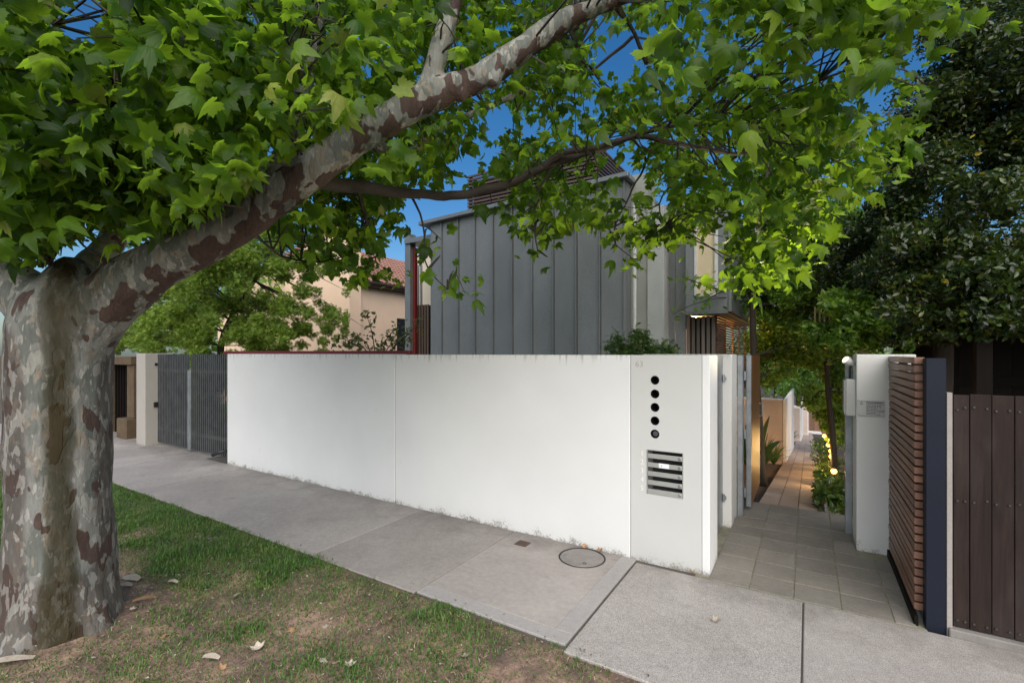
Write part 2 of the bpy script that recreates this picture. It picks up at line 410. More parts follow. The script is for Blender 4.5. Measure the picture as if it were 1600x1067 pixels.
# sloping garden path
sp_ = MB(); sp_.add([(-.52, SY+.002, -.045), (.36, SY+.002, -.045), (.36, 62, gz(62)-.045), (-.52, 62, gz(62)-.045)], [(0, 1, 2, 3)])
pathb = structure('garden_path', sp_, simple('path_grout', (.20, .15, .11), (.12, .09, .07), .95))
def tile_slope(x0, x1, ya, yb):
    q = random.uniform(-.002, .002); za = gz(ya)-.022+q; zb = gz(yb)-.022+q
    return MB().add([(x0, ya, za-.03), (x1, ya, za-.03), (x1, yb, zb-.03), (x0, yb, zb-.03), (x0, ya, za), (x1, ya, za), (x1, yb, zb), (x0, yb, zb)],
                    [(0,3,2,1),(4,5,6,7),(0,1,5,4),(1,2,6,5),(2,3,7,6),(3,0,4,7)])
pc = [-.515, -.305, -.10, .105, .31]
y = SY+.01; r_ = 0
while y < 26:
    L = .62 if y < 14 else 1.2
    for i in range(4):
        yo = 0
        part('tile', tile_slope(pc[i]+.004, pc[i+1]-.004, y+.004, y+L-.004), M_paver2, pathb)
    y += L; r_ += 1
far = MB()
while y < 58:
    for i in range(4): far.add(*(lambda q: (q.v, q.f))(tile_slope(pc[i]+.004, pc[i+1]-.004, y+.006, y+1.2-.006)))
    y += 1.2
part('far_tiles', far, M_paver2, pathb, kind='stuff')

# manhole and square inspection cover
mh = thing('manhole_cover', 'round cast iron manhole cover set in the footpath slab by the white wall', 'manhole cover', (-1.69, 3.87, 0))
ring = MB(); n = 40
vs = []
for k in range(n):
    a = 2*math.pi*k/n; c, s = math.cos(a), math.sin(a)
    vs += [(-1.69+.206*c, 3.87+.206*s, .0035), (-1.69+.192*c, 3.87+.192*s, .0035), (-1.69+.192*c, 3.87+.192*s, -.01)]
fs = []
for k in range(n):
    a = 3*k; b2 = 3*((k+1) % n); fs += [(a, a+1, b2+1, b2), (a+1, a+2, b2+2, b2+1)][::1]
ring.add(vs, [f[::-1] for f in fs]); part('ring', ring, M_black, mh)
lid = MB(); lid.cyl((-1.69, 3.87, -.01), (-1.69, 3.87, .0045), .186, n=40); part('lid', lid, M_iron, mh, .003)
# embossed marks round the rim, as on the cover in the photograph (unreadable there)
em = MB()
for k in range(11):
    a = R(196+k*9.5); c, s = math.cos(a), math.sin(a); o = Vector((-1.69+.150*c, 3.87+.150*s, .0045)); u = Vector((-s, c, 0)); v_ = Vector((c, s, 0))
    for q in (-1, 1):
        p = o+u*.006*q; em.add([p-u*.002-v_*.011, p+u*.002-v_*.011, p+u*.002+v_*.011, p-u*.002+v_*.011, *[w_+Vector((0, 0, .0025)) for w_ in (p-u*.002-v_*.011, p+u*.002-v_*.011, p+u*.002+v_*.011, p-u*.002+v_*.011)]],
                               [(4,5,6,7),(0,1,5,4),(1,2,6,5),(2,3,7,6),(3,0,4,7)])
part('embossing', em, M_iron, mh)
kh = MB()
for q in (0, 1): kh.box(-1.635+.018*q, 3.75, .0047, -1.625+.018*q, 3.785, .006)
part('lifting_slot', kh, M_rust, mh)
solo('inspection_cover', MB().box(XA(808, 3.86), 3.80, -.01, XA(808, 3.86)+.125, 3.915, .004), M_rust, 'small square rusty cover let into the footpath near the white wall', 'cover', bevel=.002, origin=(XA(808, 3.86), 3.8, 0))

# ================================================================== WHITE BOUNDARY WALL
WY = 4.10; WT = 1.785
bw = thing('boundary_wall', 'long white rendered street wall with round holes and letterboxes at its right end', 'wall', (-4.5, 4.2, 0))
for a, b_, top in ((WX[0], WX[1], 1.79), (WX[1], WX[2], 1.785)):
    boxp('wall_panel', (a+.003, WY, -.08, b_-.003, WY+.2, top), M_white, bw, .006)
boxp('joint_filler', (WX[1]-.002, WY+.006, -.08, WX[1]+.002, WY+.19, 1.77), M_joint, bw)
# right end panel with real openings
EX = -.735; EX2 = -.675
pn = MB().box(WX[2]+.001, WY+.004, -.08, EX-.001, WY+.39, WT).mesh('mail_panel', M_panel, .004)
cut = MB()
hx = XA(1023, WY); hz = [ZA(1023, q, WY) for q in (594, 615.5, 636.5, 657.5, 678)]
for z in hz: cut.cyl((hx, WY-.1, z), (hx, WY+.22, z), .0385, n=28)
LX0, LX1 = XA(1010.5, WY), XA(1067.5, WY)
LZ1 = ZA(1010.5, 702, WY); LZ0 = ZA(1010.5, 770.5, WY)
cut.box(LX0, WY-.1, LZ0, LX1, WY+.25, LZ1)
def booled(me, cutter):
    o = bpy.data.objects.new('tmp', me); c = bpy.data.objects.new('cut', cutter.mesh('cut', M_black)); COL.objects.link(o); COL.objects.link(c)
    md = o.modifiers.new('b', 'BOOLEAN'); md.object = c; md.operation = 'DIFFERENCE'; md.solver = 'EXACT'
    dg = bpy.context.evaluated_depsgraph_get(); r = bpy.data.meshes.new_from_object(o.evaluated_get(dg)); 
    bpy.data.objects.remove(o); bpy.data.objects.remove(c); return r
pm = booled(pn, cut); link('mail_panel', pm, bw)
boxp('corner_edge', (EX, WY, -.08, EX2, WY+.39, WT), M_edge, bw, .006)
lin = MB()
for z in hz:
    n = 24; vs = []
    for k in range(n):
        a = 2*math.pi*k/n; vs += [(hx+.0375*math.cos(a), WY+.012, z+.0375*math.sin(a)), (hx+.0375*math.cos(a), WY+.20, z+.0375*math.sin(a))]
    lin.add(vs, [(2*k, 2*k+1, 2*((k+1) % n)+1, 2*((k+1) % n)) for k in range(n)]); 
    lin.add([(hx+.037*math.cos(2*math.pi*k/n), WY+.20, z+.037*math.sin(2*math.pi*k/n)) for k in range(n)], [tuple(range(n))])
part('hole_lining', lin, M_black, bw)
for z in hz: pass
bell = MB(); bell.cyl((hx, WY+.06, hz[4]), (hx, WY+.02, hz[4]), .026, .024, 20); part('intercom_lens', bell, simple('lens_metal', (.35, .37, .4), (.1, .11, .12), .2, 8, 40, 0, .8), bw, .003)
lb = part('letterbox', MB().box(LX0+.002, WY+.17, LZ0+.002, LX1-.002, WY+.2, LZ1-.002), M_black, bw)
lf = MB()
lf.box(LX0+.001, WY-.002, LZ0, LX0+.008, WY+.165, LZ1); lf.box(LX1-.006, WY-.002, LZ0, LX1-.001, WY+.165, LZ1)
lf.box(LX0+.009, WY+.0, LZ1-.004, LX1-.007, WY+.165, LZ1-.001); lf.box(LX0+.009, WY+.0, LZ0+.001, LX1-.007, WY+.165, LZ0+.004)
part('letterbox_frame', lf, M_alu, lb)
ph = (LZ1-LZ0)/5
flap = MB().box(LX0+.010, WY-.004, 0, LX1-.008, WY+.004, ph*.53).mesh('flap', M_alu, .002)
lock = MB().cyl((LX1-.028, WY-.012, ph*.25), (LX1-.028, WY-.003, ph*.25), .0125, .0135, 16).mesh('lock', M_steel, .002)
for k in range(5):
    z = LZ0+ph*k+.005
    link('flap', flap, lb, (0, 0, z)); link('lock', lock, lb, (0, 0, z))
boxp('sticker', (LX0+.105, WY-.0065, LZ0+ph*3+.008, LX0+.19, WY-.0045, LZ0+ph*3+.047), M_paper, lb)
part('sticker_dot', MB().cyl((LX0+.127, WY-.0085, LZ0+ph*3+.026), (LX0+.127, WY-.0068, LZ0+ph*3+.026), .004), M_ink, lb)
def text(name, body, size, loc, mat, parent, ext=.002, rot=(R(90), 0, 0), wgt=0.0):
    c = bpy.data.curves.new(name, 'FONT'); c.body = body; c.size = size; c.extrude = ext; c.offset = wgt; c.resolution_u = 3
    o = bpy.data.objects.new('tmp', c); COL.objects.link(o); dg = bpy.context.evaluated_depsgraph_get()
    me = bpy.data.meshes.new_from_object(o.evaluated_get(dg)); bpy.data.objects.remove(o); me.materials.clear(); me.materials.append(mat)
    me.transform(Matrix.Translation(loc) @ Matrix.Rotation(rot[2], 4, 'Z') @ Matrix.Rotation(rot[0], 4, 'X'))
    return link(name, me, parent)
for k, ch in enumerate('12345'):
    text('numeral', ch, .062, (XA(1000, WY), WY+.003, LZ1-ph*(k+.62)-.012), M_numeral, bw, .003)
text('house_number', '63', .075, (XA(992, WY), WY+.0035, ZA(992, 573, WY)), M_engrave, bw, .001, wgt=-.0012)

# ================================================================== GATE PIERS, STEEL, GATE
pr = thing('gate_pier', 'white rendered pier behind the letterbox wall, left of the timber gate', 'pier', (-.72, 5.55, 0))
boxp('pier_body', (-1.6, 5.37, -.1, -.672, 5.80, 1.79), M_pier, pr, .006)
for z in (1.52, .28): part('bracket', MB().box(-.765, 5.345, z, -.72, 5.369, z+.035).cyl((-.742, 5.336, z-.02), (-.742, 5.336, z+.06), .011), M_steel, pr)
sp1 = thing('steel_plate', 'galvanised steel plate closing the recess between the two white piers', 'plate', (-.75, 4.9, 0))
boxp('plate', (-.77, 4.492, .02, -.755, 5.366, 1.775), M_steel, sp1, .002)
part('latch_knob', MB().sphere((-.735, 4.75, .95), .022, 12, 8).cyl((-.755, 4.75, .95), (-.735, 4.75, .95), .009), M_alu, sp1, smooth=True)
gp = thing('gate_post', 'slim galvanised hinge post on the left side of the path gate', 'post', (-.64, 5.85, 0))
boxp('post_tube', (-.668, 5.803, -.05, -.612, 5.90, 1.78), M_steel, gp, .003)
for z in (1.55, .9, .25): part('hinge', MB().cyl((-.596, 5.86, z-.05), (-.596, 5.86, z+.05), .012), M_steel, gp)
tg = thing('timber_gate', 'oiled brown timber gate standing open along the path', 'gate', (-.56, 6.55, .03))
boxp('gate_frame', (-.600, 6.02, .05, -.548, 6.075, 1.78), M_steel, tg, .003)
for k in range(8):
    ya = 6.08+k*.1325
    boxp('board', (-.592, ya, .06, -.545, ya+.130, 1.775), M_gatewood, tg, .003)
boxp('gate_rail', (-.606, 6.08, 1.3, -.594, 7.12, 1.38), M_steel, tg)
boxp('lock_plate', (-.612, 6.00, .98, -.59, 6.018, 1.22), M_steel, tg, .003)
boxp('latch_box', (-.640, 5.99, 1.45, -.602, 6.05, 1.6), M_blackplastic, tg, .004)
part('gate_handle', MB().tube([(-.545, 7.02, .98), (-.51, 7.02, .98), (-.51, 7.02, 1.14), (-.545, 7.02, 1.14)], [.008]*4), M_steel, tg)

rp = thing('path_pier', 'white rendered pier right of the path opening carrying a notice and grey box', 'pier', (.49, 5.6, 0))
boxp('pier_body', (.378, 5.37, -.1, .80, 5.80, 1.79), M_pier, rp, .006)
gp2 = thing('latch_post', 'slim galvanised post behind the pier that carries the notice', 'post', (.34, 5.85, 0))
boxp('post_tube', (.318, 5.803, -.05, .374, 5.89, 1.765), M_steel, gp2, .003)
part('bolt', MB().cyl((.316, 5.84, .42), (.300, 5.84, .42), .012), M_steel, gp2)
mb_ = thing('meter_box', 'grey metal box fixed to the side of the right path pier', 'box', (.34, 5.45, 1.3))
boxp('box_body', (.300, 5.40, ZA(1330, 649, 5.45), .3775, 5.64, ZA(1330, 592, 5.45)), M_greybox, mb_, .006)
boxp('box_door', (.288, 5.41, ZA(1330, 647, 5.45), .2995, 5.63, ZA(1330, 594, 5.45)), M_greybox, mb_, .003)
part('conduit', MB().tube([(.335, 5.46, 1.56), (.335, 5.46, 1.66), (.35, 5.46, 1.70)], [.010]*3), M_blackplastic, mb_)
fl = thing('floodlight', 'small pale floodlight at the top of the right path pier', 'lamp', (.345, 5.47, 1.70))
part('lamp_body', MB().tube([(.377, 5.47, 1.70), (.355, 5.465, 1.70), (.335, 5.455, 1.715), (.30, 5.435, 1.74)], [.015, .022, .032, .038], 14), M_greybox, fl, smooth=True)
part('lamp_glass', MB().tube([(.299, 5.4345, 1.7405), (.293, 5.431, 1.745)], [.034, .028], 14), emit_mat('floodlight_glass', (1.0, .80, .45), 1.0), fl)
ld = bpy.data.lights.new('floodlight_beam', 'SPOT'); ld.energy = 135; ld.color = (1.0, .86, .55); ld.spot_size = R(112); ld.spot_blend = .9; ld.shadow_soft_size = .05
lo = bpy.data.objects.new('floodlight_beam', ld); COL.objects.link(lo); lo.parent = fl
lo.location = Vector((.275, 5.42, 1.752))-Vector(fl.location); lo.rotation_euler = Vector((.72, .55, -.85)).to_track_quat('Z', 'Y').to_euler()

# notice plate
NX0, NX1 = XA(1339.5, 5.37), XA(1382.5, 5.37); NZ1 = ZA(1340, 625, 5.37); NZ0 = ZA(1340, 649.5, 5.37)
sg = thing('notice_plate', 'small metal safety notice with a warning triangle on the right pier', 'sign', (NX0, 5.368, NZ0))
boxp('plate', (NX0, 5.362, NZ0, NX1, 5.3685, NZ1), M_sign, sg, .001)
W_ = NX1-NX0; H_ = NZ1-NZ0; pr_ = MB()
def bar(u0, u1, v0, v1): pr_.box(NX0+W_*u0, 5.3603, NZ0+H_*v0, NX0+W_*u1, 5.3618, NZ0+H_*v1)
bar(.32, .97, .86, .91)
for v in (.955, .03): bar(.01, .99, v, v+.012)
for i, v in enumerate((.76, .67, .58, .49, .40, .31, .22, .13)):
    u = .33
    while u < (.93, .80, .86, .62, .95, .90, .66, .82)[i]:
        du = random.uniform(.03, .1); bar(u, u+du, v, v+.035); u += du+.02
part('print_lines', pr_, M_ink, sg)
tri = MB(); c = [(NX0+W_*.09, NZ0+H_*.74), (NX0+W_*.215, NZ0+H_*.74), (NX0+W_*.152, NZ0+H_*.93)]
ci = [(.8*x+.2*sum(q[0] for q in c)/3-.0, .72*z+.28*sum(q[1] for q in c)/3) for x, z in c]
tri.add([(x, 5.3607, z) for x, z in c]+[(.62*x+.38*sum(q[0] for q in c)/3, 5.3607, .62*z+.38*sum(q[1] for q in c)/3) for x, z in c], [(i, (i+1) % 3, 3+(i+1) % 3, 3+i) for i in range(3)])
part('warning_triangle', tri, M_ink, sg)
for q in ((NX0+.014, NZ0+.015), (NX1-.014, NZ1-.015)): part('screw', MB().cyl((q[0], 5.361, q[1]), (q[0], 5.357, q[1]), .005), M_steel, sg)

# ================================================================== RIGHT: SLAT SCREEN, NAVY POST, PLANK FENCE
ss = thing('slat_screen', 'brown horizontal timber slat screen running back along the right of the entrance', 'screen', (.64, 4.75, 0))
sl = MB().box(.612, 4.165, 0, .668, 5.366, .044).mesh('slat', M_slatbrown, .003)
zz = .07; k = 0
while zz < 1.74:
    link('slat', sl, ss, (random.uniform(-.003, .003), 0, zz)); zz += .0572; k += 1
part('kick_board', MB().prism([(.598, 4.09, -.02), (.622, 4.09, -.02), (.622, 5.36, -.02), (.598, 5.36, -.02)], (0, 0, .075)), M_darkboard, ss, .003)
boxp('back_post', (.670, 5.20, 0, .72, 5.28, 1.76), M_darkboard, ss)
boxp('back_post', (.670, 4.62, 0, .72, 4.70, 1.76), M_darkboard, ss)
solo('navy_post', MB().box(.655, 4.065, -.05, .755, 4.16, 1.768), M_navy, 'square navy blue post between the slat screen and plank fence', 'post', bevel=.003, origin=(.70, 4.11, 0))
pf = thing('plank_fence', 'dark weathered vertical plank fence with bolt heads at the right edge', 'fence', (1.3, 4.1, 0))
px_ = .790; i = 0
while px_ < 3.2:
    wd = .101 if i else .078
    boxp('plank', (px_+.0015, 4.078+random.uniform(-.002, .002), .055, px_+wd-.0015, 4.105, 1.535+random.uniform(-.006, .006)), M_plank, pf, .0025)
    px_ += wd; i += 1
boxp('edge_trim', (.757, 4.062, -.03, .784, 4.11, 1.548), simple('pale_trim', (.36, .33, .31), (.26, .23, .21), .7, 3, 60), pf, .002)
for z in (.2, .85, 1.40): boxp('fence_rail', (.79, 4.107, z, 3.2, 4.15, z+.09), M_darkboard, pf)
bo = MB(); x = .790
screw = MB().cyl((0, 4.079, 0), (0, 4.070, 0), .0075, .0065, 8).mesh('bolt', simple('dull_bolt', (.075, .07, .07), (.04, .038, .038), .55, metal=.4))
for i in range(12):
    wd = .101 if i else .078
    for z in (.10, .87, 1.45):
        for q in (.02, wd-.022): link('bolt', screw, pf, (x+q, 0, z+random.uniform(-.012, .012)))
    x += wd
kb = thing('stone_plinth', 'low bluestone edging under the dark plank fence', 'plinth', (1.4, 4.06, 0))
x = .76
while x < 3.2:
    L = random.uniform(.36, .5); boxp('stone', (x+.003, 4.035, -.06, x+L-.004, 4.20, .045+random.uniform(-.006, .004)), M_stone, kb, .007); x += L

# dark outbuilding behind the plank fence
ob = thing('dark_carport', 'dark timber carport wall in deep shade behind the plank fence', 'carport', (2.6, 5.6, 0))
x = 1.2
while x < 9.5:
    boxp('wall_board', (x, 10.0, -.8, x+.196, 10.03, 2.5), M_darkboard, ob); x += .2
boxp('carport_roof', (1.5, 7.6, 2.40, 9.8, 10.5, 2.46), M_darkboard, ob)
boxp('roof_fascia', (1.5, 7.56, 2.2, 9.8, 7.598, 2.47), M_darkboard, ob)
boxp('carport_post', (1.7, 7.7, -.8, 1.84, 7.84, 2.395), M_darkboard, ob)
boxp('carport_post', (4.2, 7.7, -.8, 4.34, 7.84, 2.395), M_darkboard, ob)
boxp('cross_rail', (1.2, 9.94, 1.3, 9.5, 9.998, 1.45), M_darkboard, ob)

# neighbour's lattice gable, lamplit yellow painted in, between the leaves right of the path
ng = thing('lattice_verandah', 'yellowish lattice gable of a verandah half hidden by leaves right of the path', 'verandah', (1.1, 9.0, 0))
VY = 9.2; vx0, vx1 = XA(1272, VY), XA(1350, VY)
boxp('verandah_post', (vx1-.04, VY-.06, -.6, vx1+.05, VY+.03, ZA(1350, 455, VY)), M_lattice, ng, .004)
part('barge_board', MB().prism([(XA(1296, VY), VY-.08, ZA(1296, 502, VY)), (vx1+.02, VY-.08, ZA(1350, 461, VY)), (vx1+.02, VY-.08, ZA(1350, 474, VY)), (XA(1296, VY), VY-.08, ZA(1296, 513, VY))], (0, .03, 0)), M_lattice, ng)
z0, z1 = ZA(1300, 530, VY), ZA(1300, 478, VY)
x = vx0; bat = MB().box(0, VY-.02, z0, .025, VY, z1).mesh('batten', M_lattice)
while x < vx1-.05:
    link('batten', bat, ng, (x, 0, 0)); x += .065
boxp('lattice_rail', (vx0, VY-.05, z0-.08, vx1-.045, VY-.021, z0), M_lattice, ng)
boxp('lattice_back', (vx0, VY+.30, z0, vx1+.3, VY+.34, z1-.3), M_darkboard, ng)

# ================================================================== GREY METAL HOUSE
HY = 8.0
hs = thing('grey_house', 'modern house clad in dark grey standing seam metal behind the white wall', 'house', (-5, 8.5, 0))
seam = [672, 691, 717, 743, 771, 801, 832, 865, 901, 938, 976]
def htop(x): return 4.66+(x+7.15)/4.45*.15
for a, b_ in zip(seam[:-1], seam[1:]):
    xa, xb = XA(a, HY), XA(b_, HY)
    mb2 = MB(); dz = random.uniform(0, .006)
    mb2.prism([(xa+.020, HY-dz, -2), (xb-.008, HY-dz, -2), (xb-.008, HY-dz, htop(xb)), (xa+.020, HY-dz, htop(xa))], (0, .06, 0))
    mb2.prism([(xb-.008, HY-.045, -2), (xb+.0035, HY-.045, -2), (xb+.0035, HY-.045, htop(xb)), (xb-.008, HY-.045, htop(xb))], (0, .1, 0))
    part('cladding_panel', mb2, M_zinc, hs)
xl, xr = XA(672, HY), XA(976, HY)
part('house_core', MB().prism([(xl+.02, HY+.065, -3), (xr-.02, HY+.065, -3), (xr-.02, HY+.065, 4.76), (xl+.02, HY+.065, 4.6)], (0, 12, 0)), M_black, hs)
for k in range(5):
    boxp('cladding_panel', (xr-.019, HY+.066+k*.45, -2, xr+.012, HY+.062+(k+1)*.45, 4.80), M_zinc, hs)
gt = MB(); xa, xb = XA(660, HY), xr+.10
gt.prism([(xa, HY-.14, htop(xa)-.0), (xb, HY-.14, htop(xb)), (xb, HY-.14, htop(xb)+.085), (xa, HY-.14, htop(xa)+.085)], (0, .14, 0))
gt.prism([(xr+.013, HY+.001, htop(xr)), (xr+.10, HY+.001, htop(xr)), (xr+.10, HY+.001, htop(xr)+.085), (xr+.013, HY+.001, htop(xr)+.085)], (0, 3, 0))
part('gutter', gt, M_zinclt, hs, .01)
part('roof', MB().prism([(xa, HY+.002, htop(xa)+.01), (xr+.012, HY+.002, htop(xr)+.01), (xr+.012, HY+.002, htop(xr)+.07), (xa, HY+.002, htop(xa)+.07)], (0, 11, 0)), M_zinc, hs)
sm = MB(); sm.cyl((XA(893, HY), HY-.09, ZA(893, 353, HY)), (XA(893, HY), HY-.004, ZA(893, 353, HY)), .05, .06, 12).box(XA(893, HY)-.045, HY-.10, ZA(893, 353, HY)-.11, XA(893, HY)+.045, HY-.045, ZA(893, 353, HY)-.02)
part('wall_lamp', sm, simple('brass', (.45, .34, .10), (.3, .2, .06), .35, metal=.8), hs)
# timber roof screen
rx0, rx1 = XA(730, 9.0), XA(935, 9.0)
sf = MB().box(rx0, 9.0, 0, rx1, 9.045, .045).mesh('slat', M_slatdark, .002); ss2 = MB().box(rx1-.045, 9.05, 0, rx1, 11.8, .045).mesh('slat', M_slatdark, .002)
scr = boxp('roof_screen', (rx0+.1, 9.12, 4.6, rx1-.12, 11.7, 5.9), M_darkboard, hs)
z = 4.72
while z < 6.02:
    link('slat', sf, scr, (0, 0, z)); link('slat', ss2, scr, (0, 0, z)); z += .078
for x in (rx0+.02, (rx0+rx1)/2, rx1-.1): boxp('screen_post', (x, 9.046, 4.6, x+.06, 9.11, 6.0), M_darkboard, scr)
# right block
C = 8.30
boxp('downpipe', (XA(991.5, HY+.1), HY+.02, -2, XA(995.5, HY+.1), HY+.07, 4.35), simple('white_pipe', (.72, .72, .70), None, .4), hs, .008)
boxp('column', (XA(986, C), C, -3, XA(1012, C)-.002, C+.5, ZA(1000, 272, C)), M_concol, hs, .006)
boxp('column', (XA(1012, C), C-.03, -3, XA(1038, C), C+.5, ZA(1030, 322, C)), M_concol2, hs, .006)
c2 = 8.62
for a, b_ in ((1038.5, 1055), (1055, 1071)):
    boxp('cladding_panel', (XA(a, c2)+.003, c2, -3, XA(b_, c2)-.003, c2+.05, ZA(1050, 319, c2)), M_zinc, hs)
bx0, bx1 = XA(1071, C), XA(1138, C); bz0, bz1 = ZA(1100, 487.5, C), ZA(1100, 321, C); wz0, wz1 = ZA(1100, 463, C), ZA(1100, 352, C); wx0, wx1 = XA(1085, C), XA(1122, C)
bay = boxp('bay_window', (bx0+.01, C+.12, bz0+.02, bx1-.01, C+4.5, bz1-.02), M_zinc, hs)
boxp('bay_panel', (bx0, C, bz0, wx0-.001, C+.118, bz1), M_zinc, bay, .003)
boxp('bay_panel', (wx1+.001, C, bz0, bx1, C+.118, bz1), M_zinc, bay, .003)
boxp('bay_panel', (wx0, C, bz0, wx1, C+.118, wz0-.001), M_zinclt, bay, .003)
boxp('bay_panel', (wx0, C, wz1+.001, wx1, C+.118, bz1), M_zinc, bay, .003)
boxp('bay_fin', (bx1+.001, C-.02, bz0-.01, bx1+.05, C+4.4, bz1+.02), M_zinclt, bay, .003)
boxp('bay_soffit', (bx0, C+.0, bz0-.03, bx1, C+4.4, bz0-.002), M_zinclt, bay)
wf = MB(); f = .035
for q in ((wx0, wz0, wx0+f, wz1), (wx1-f*1.5, wz0, wx1, wz1), (wx0+f, wz0, wx1-f*1.5, wz0+f), (wx0+f, wz1-f, wx1-f*1.5, wz1)): wf.box(q[0], C-.012, q[1], q[2], C+.06, q[3])
part('window_frame', wf, simple('white_frame', (.72, .72, .72), None, .35), bay)
boxp('pane', (wx0+f, C+.02, wz0+f, wx1-f*1.5, C+.026, wz1-f), None or simple('curtained_glass', (.72, .60, .42), (.64, .53, .36), .12, 2, 20, 0), bay)
# under the bay: grey vertical battens, then a cedar screen running back
gx0 = XA(1073, 8.75); x = gx0
vb = MB().box(0, 8.75, -2.5, .055, 8.79, bz0-.04).mesh('batten', M_slatgrey, .003)
lowscr = boxp('porch_screen', (gx0, 8.83, -2.5, XA(1120, 8.83), 8.86, bz0-.05), M_darkboard, hs)
while x < XA(1118, 8.75)-.05:
    link('batten', vb, lowscr, (x, 0, 0)); x += .082
sx = -1.318
cs = MB().box(sx-.02, 8.78, 0, sx+.02, 13.4, .024).mesh('slat', M_redslat, .002)
ced = boxp('cedar_screen', (sx-.055, 8.80, .9, sx-.024, 8.86, 2.5), M_redslat, hs)
for yq in (9.9, 11.0, 12.1, 13.3): boxp('screen_post', (sx-.055, yq, .9, sx-.024, yq+.05, 2.5), M_redslat, ced)
z = .95
while z < 2.49:
    link('slat', cs, ced, (0, 0, z)); z += .0465
pl = thing('porch_lamp', 'warm porch lamp glowing behind the cedar slats under the bay', 'lamp', (-2.0, 10.2, 2.35))
part('lamp_shade', MB().sphere((-2.0, 10.2, 2.3), .09, 14, 10), emit_mat('porch_glow', (1.0, .55, .18), 30), pl, smooth=True)
part('lamp_stem', MB().cyl((-2.0, 10.2, 2.38), (-2.0, 10.2, 2.47), .012), M_steel, pl)
l2 = bpy.data.lights.new('porch_light', 'POINT'); l2.energy = 90; l2.color = (1, .55, .2); l2.shadow_soft_size = .1
lo2 = bpy.data.objects.new('porch_light', l2); COL.objects.link(lo2); lo2.parent = pl; lo2.location = (.0, 0, -.17)
boxp('porch_wall', (-3.2, 9.0, -2.5, -2.7, 13.4, bz0-.05), M_beige2, hs)
# left balcony bits
boxp('corner_post', (XA(632.5, 8.2), 8.2, -2, XA(640.5, 8.2), 8.4, 4.62), M_zinclt, hs, .004)
boxp('red_post', (XA(643, 8.3), 8.3, -2, XA(648.5, 8.3), 8.38, 4.3), M_red, hs, .004)
boxp('balcony_wall', (-9.3, 9.6, -2, -7.16, 9.75, 4.5), M_beige2, hs)
bwn = MB()
for a in (652.5, 657.5): bwn.box(XA(a, 9.58), 9.55, 2.0, XA(a+1.8, 9.58), 9.598, 4.2)
part('window_frame', bwn, M_zinclt, hs)
boxp('balcony_fascia', (-8.1, 8.15, ZA(655, 374, 8), -7.17, 9.5, ZA(655, 366, 8)), M_zinclt, hs, .004)
vb2 = MB().box(0, 8.40, -2, .05, 8.44, 2.95).mesh('batten', wood_mat('brown_batten', (.13, .085, .065), (.06, .04, .03), 'z'), .002)
x = XA(646, 8.4); fr = boxp('balcony_screen', (x, 8.46, -2, -7.2, 8.49, 2.93), M_darkboard, hs)
while x < -7.55:
    link('batten', vb2, fr, (x, 0, 0)); x += .085
# red beam behind the wall head
solo('red_beam', MB().box(XA(349, 4.33), 4.325, 1.755, XA(640, 4.33), 4.385, 1.835), M_red, 'long dark red steel beam lying along the back of the white wall', 'beam', bevel=.004, origin=(-6.4, 4.35, 1.8))

# ================================================================== LEFT: DRIVEWAY GATE, PIER, SANDSTONE GATEWAY
GY = 4.26
gx = [XA(242, GY)+.03, XA(299, GY), WX[0]+.05]
for a, b_, lab in ((gx[0], gx[1]-.012, 'left galvanised leaf of the driveway gate, next to the pale pier'), (gx[1]+.012, gx[2], 'right galvanised leaf of the driveway gate, next to the white wall')):
    M_bar = bpy.data.materials.get('gate_bar_steel') or simple('gate_bar_steel', (.13, .135, .14), (.07, .073, .077), .5, 7, 90, .1, .4)
    dgx = thing('driveway_gate', lab, 'gate', ((a+b_)/2, GY, 0), 'two leaves of the driveway gate')
    bm_ = MB().box(-.012, GY-.03, .05, .012, GY-.012, 1.785).mesh('bar', M_bar)
    nb = int((b_-a-.1)/.066)
    for k in range(nb+1): link('bar', bm_, dgx, (a+.05+(b_-a-.1)*k/nb, 0, 0))
    for z in (.30, 1.45): boxp('gate_rail', (a, GY-.01, z, b_, GY+.03, z+.055), M_alu, dgx)
    st = a if b_ > -9 else b_-.04
    boxp('stile', (st, GY-.045, .03, st+.04, GY-.006, 1.49), M_steel, dgx, .003)
    boxp('stile', ((b_-.04) if b_ > -9 else a, GY-.01, .03, b_ if b_ > -9 else a+.04, GY+.03, 1.49), M_steel, dgx, .003)
solo('gate_stop', MB().tube([(WX[0]-.02, 4.16, .20), (WX[0]-.10, 4.05, .19), (WX[0]-.22, 3.98, .13)], [.022, .026, .03], 10), M_blackplastic, 'black lever sticking out low beside the driveway gate and white wall', 'handle', origin=(WX[0]-.1, 4.05, .18), smooth=True)
pp = thing('driveway_pier', 'pale rendered pier at the left end of the driveway gate', 'pier', (-11.0, 4.2, 0))
boxp('pier_body', (XA(213, 4.02), 4.02, -.08, XA(226.5, 4.02), 4.5, 1.80), white_wall_mat('shaded_pier_render', (.38, .355, .32)), pp, .008)  # render colour lowered to paint in the shade on this pier
boxp('lock_box', (XA(226.5, 4.02)+.002, 4.16, .74, XA(226.5, 4.02)+.03, 4.24, .84), M_blackplastic, pp, .004)
boxp('pier_fixing', (XA(226.5, 4.02)+.002, 4.18, 1.56, XA(226.5, 4.02)+.025, 4.22, 1.61), M_blackplastic, pp)
sgw = thing('sandstone_gateway', 'old sandstone gateway with a dark opening beyond the pale pier', 'gateway', (-12.4, 4.3, 0))
sx1 = XA(213, 4.3)-.02; sx0 = -13.9
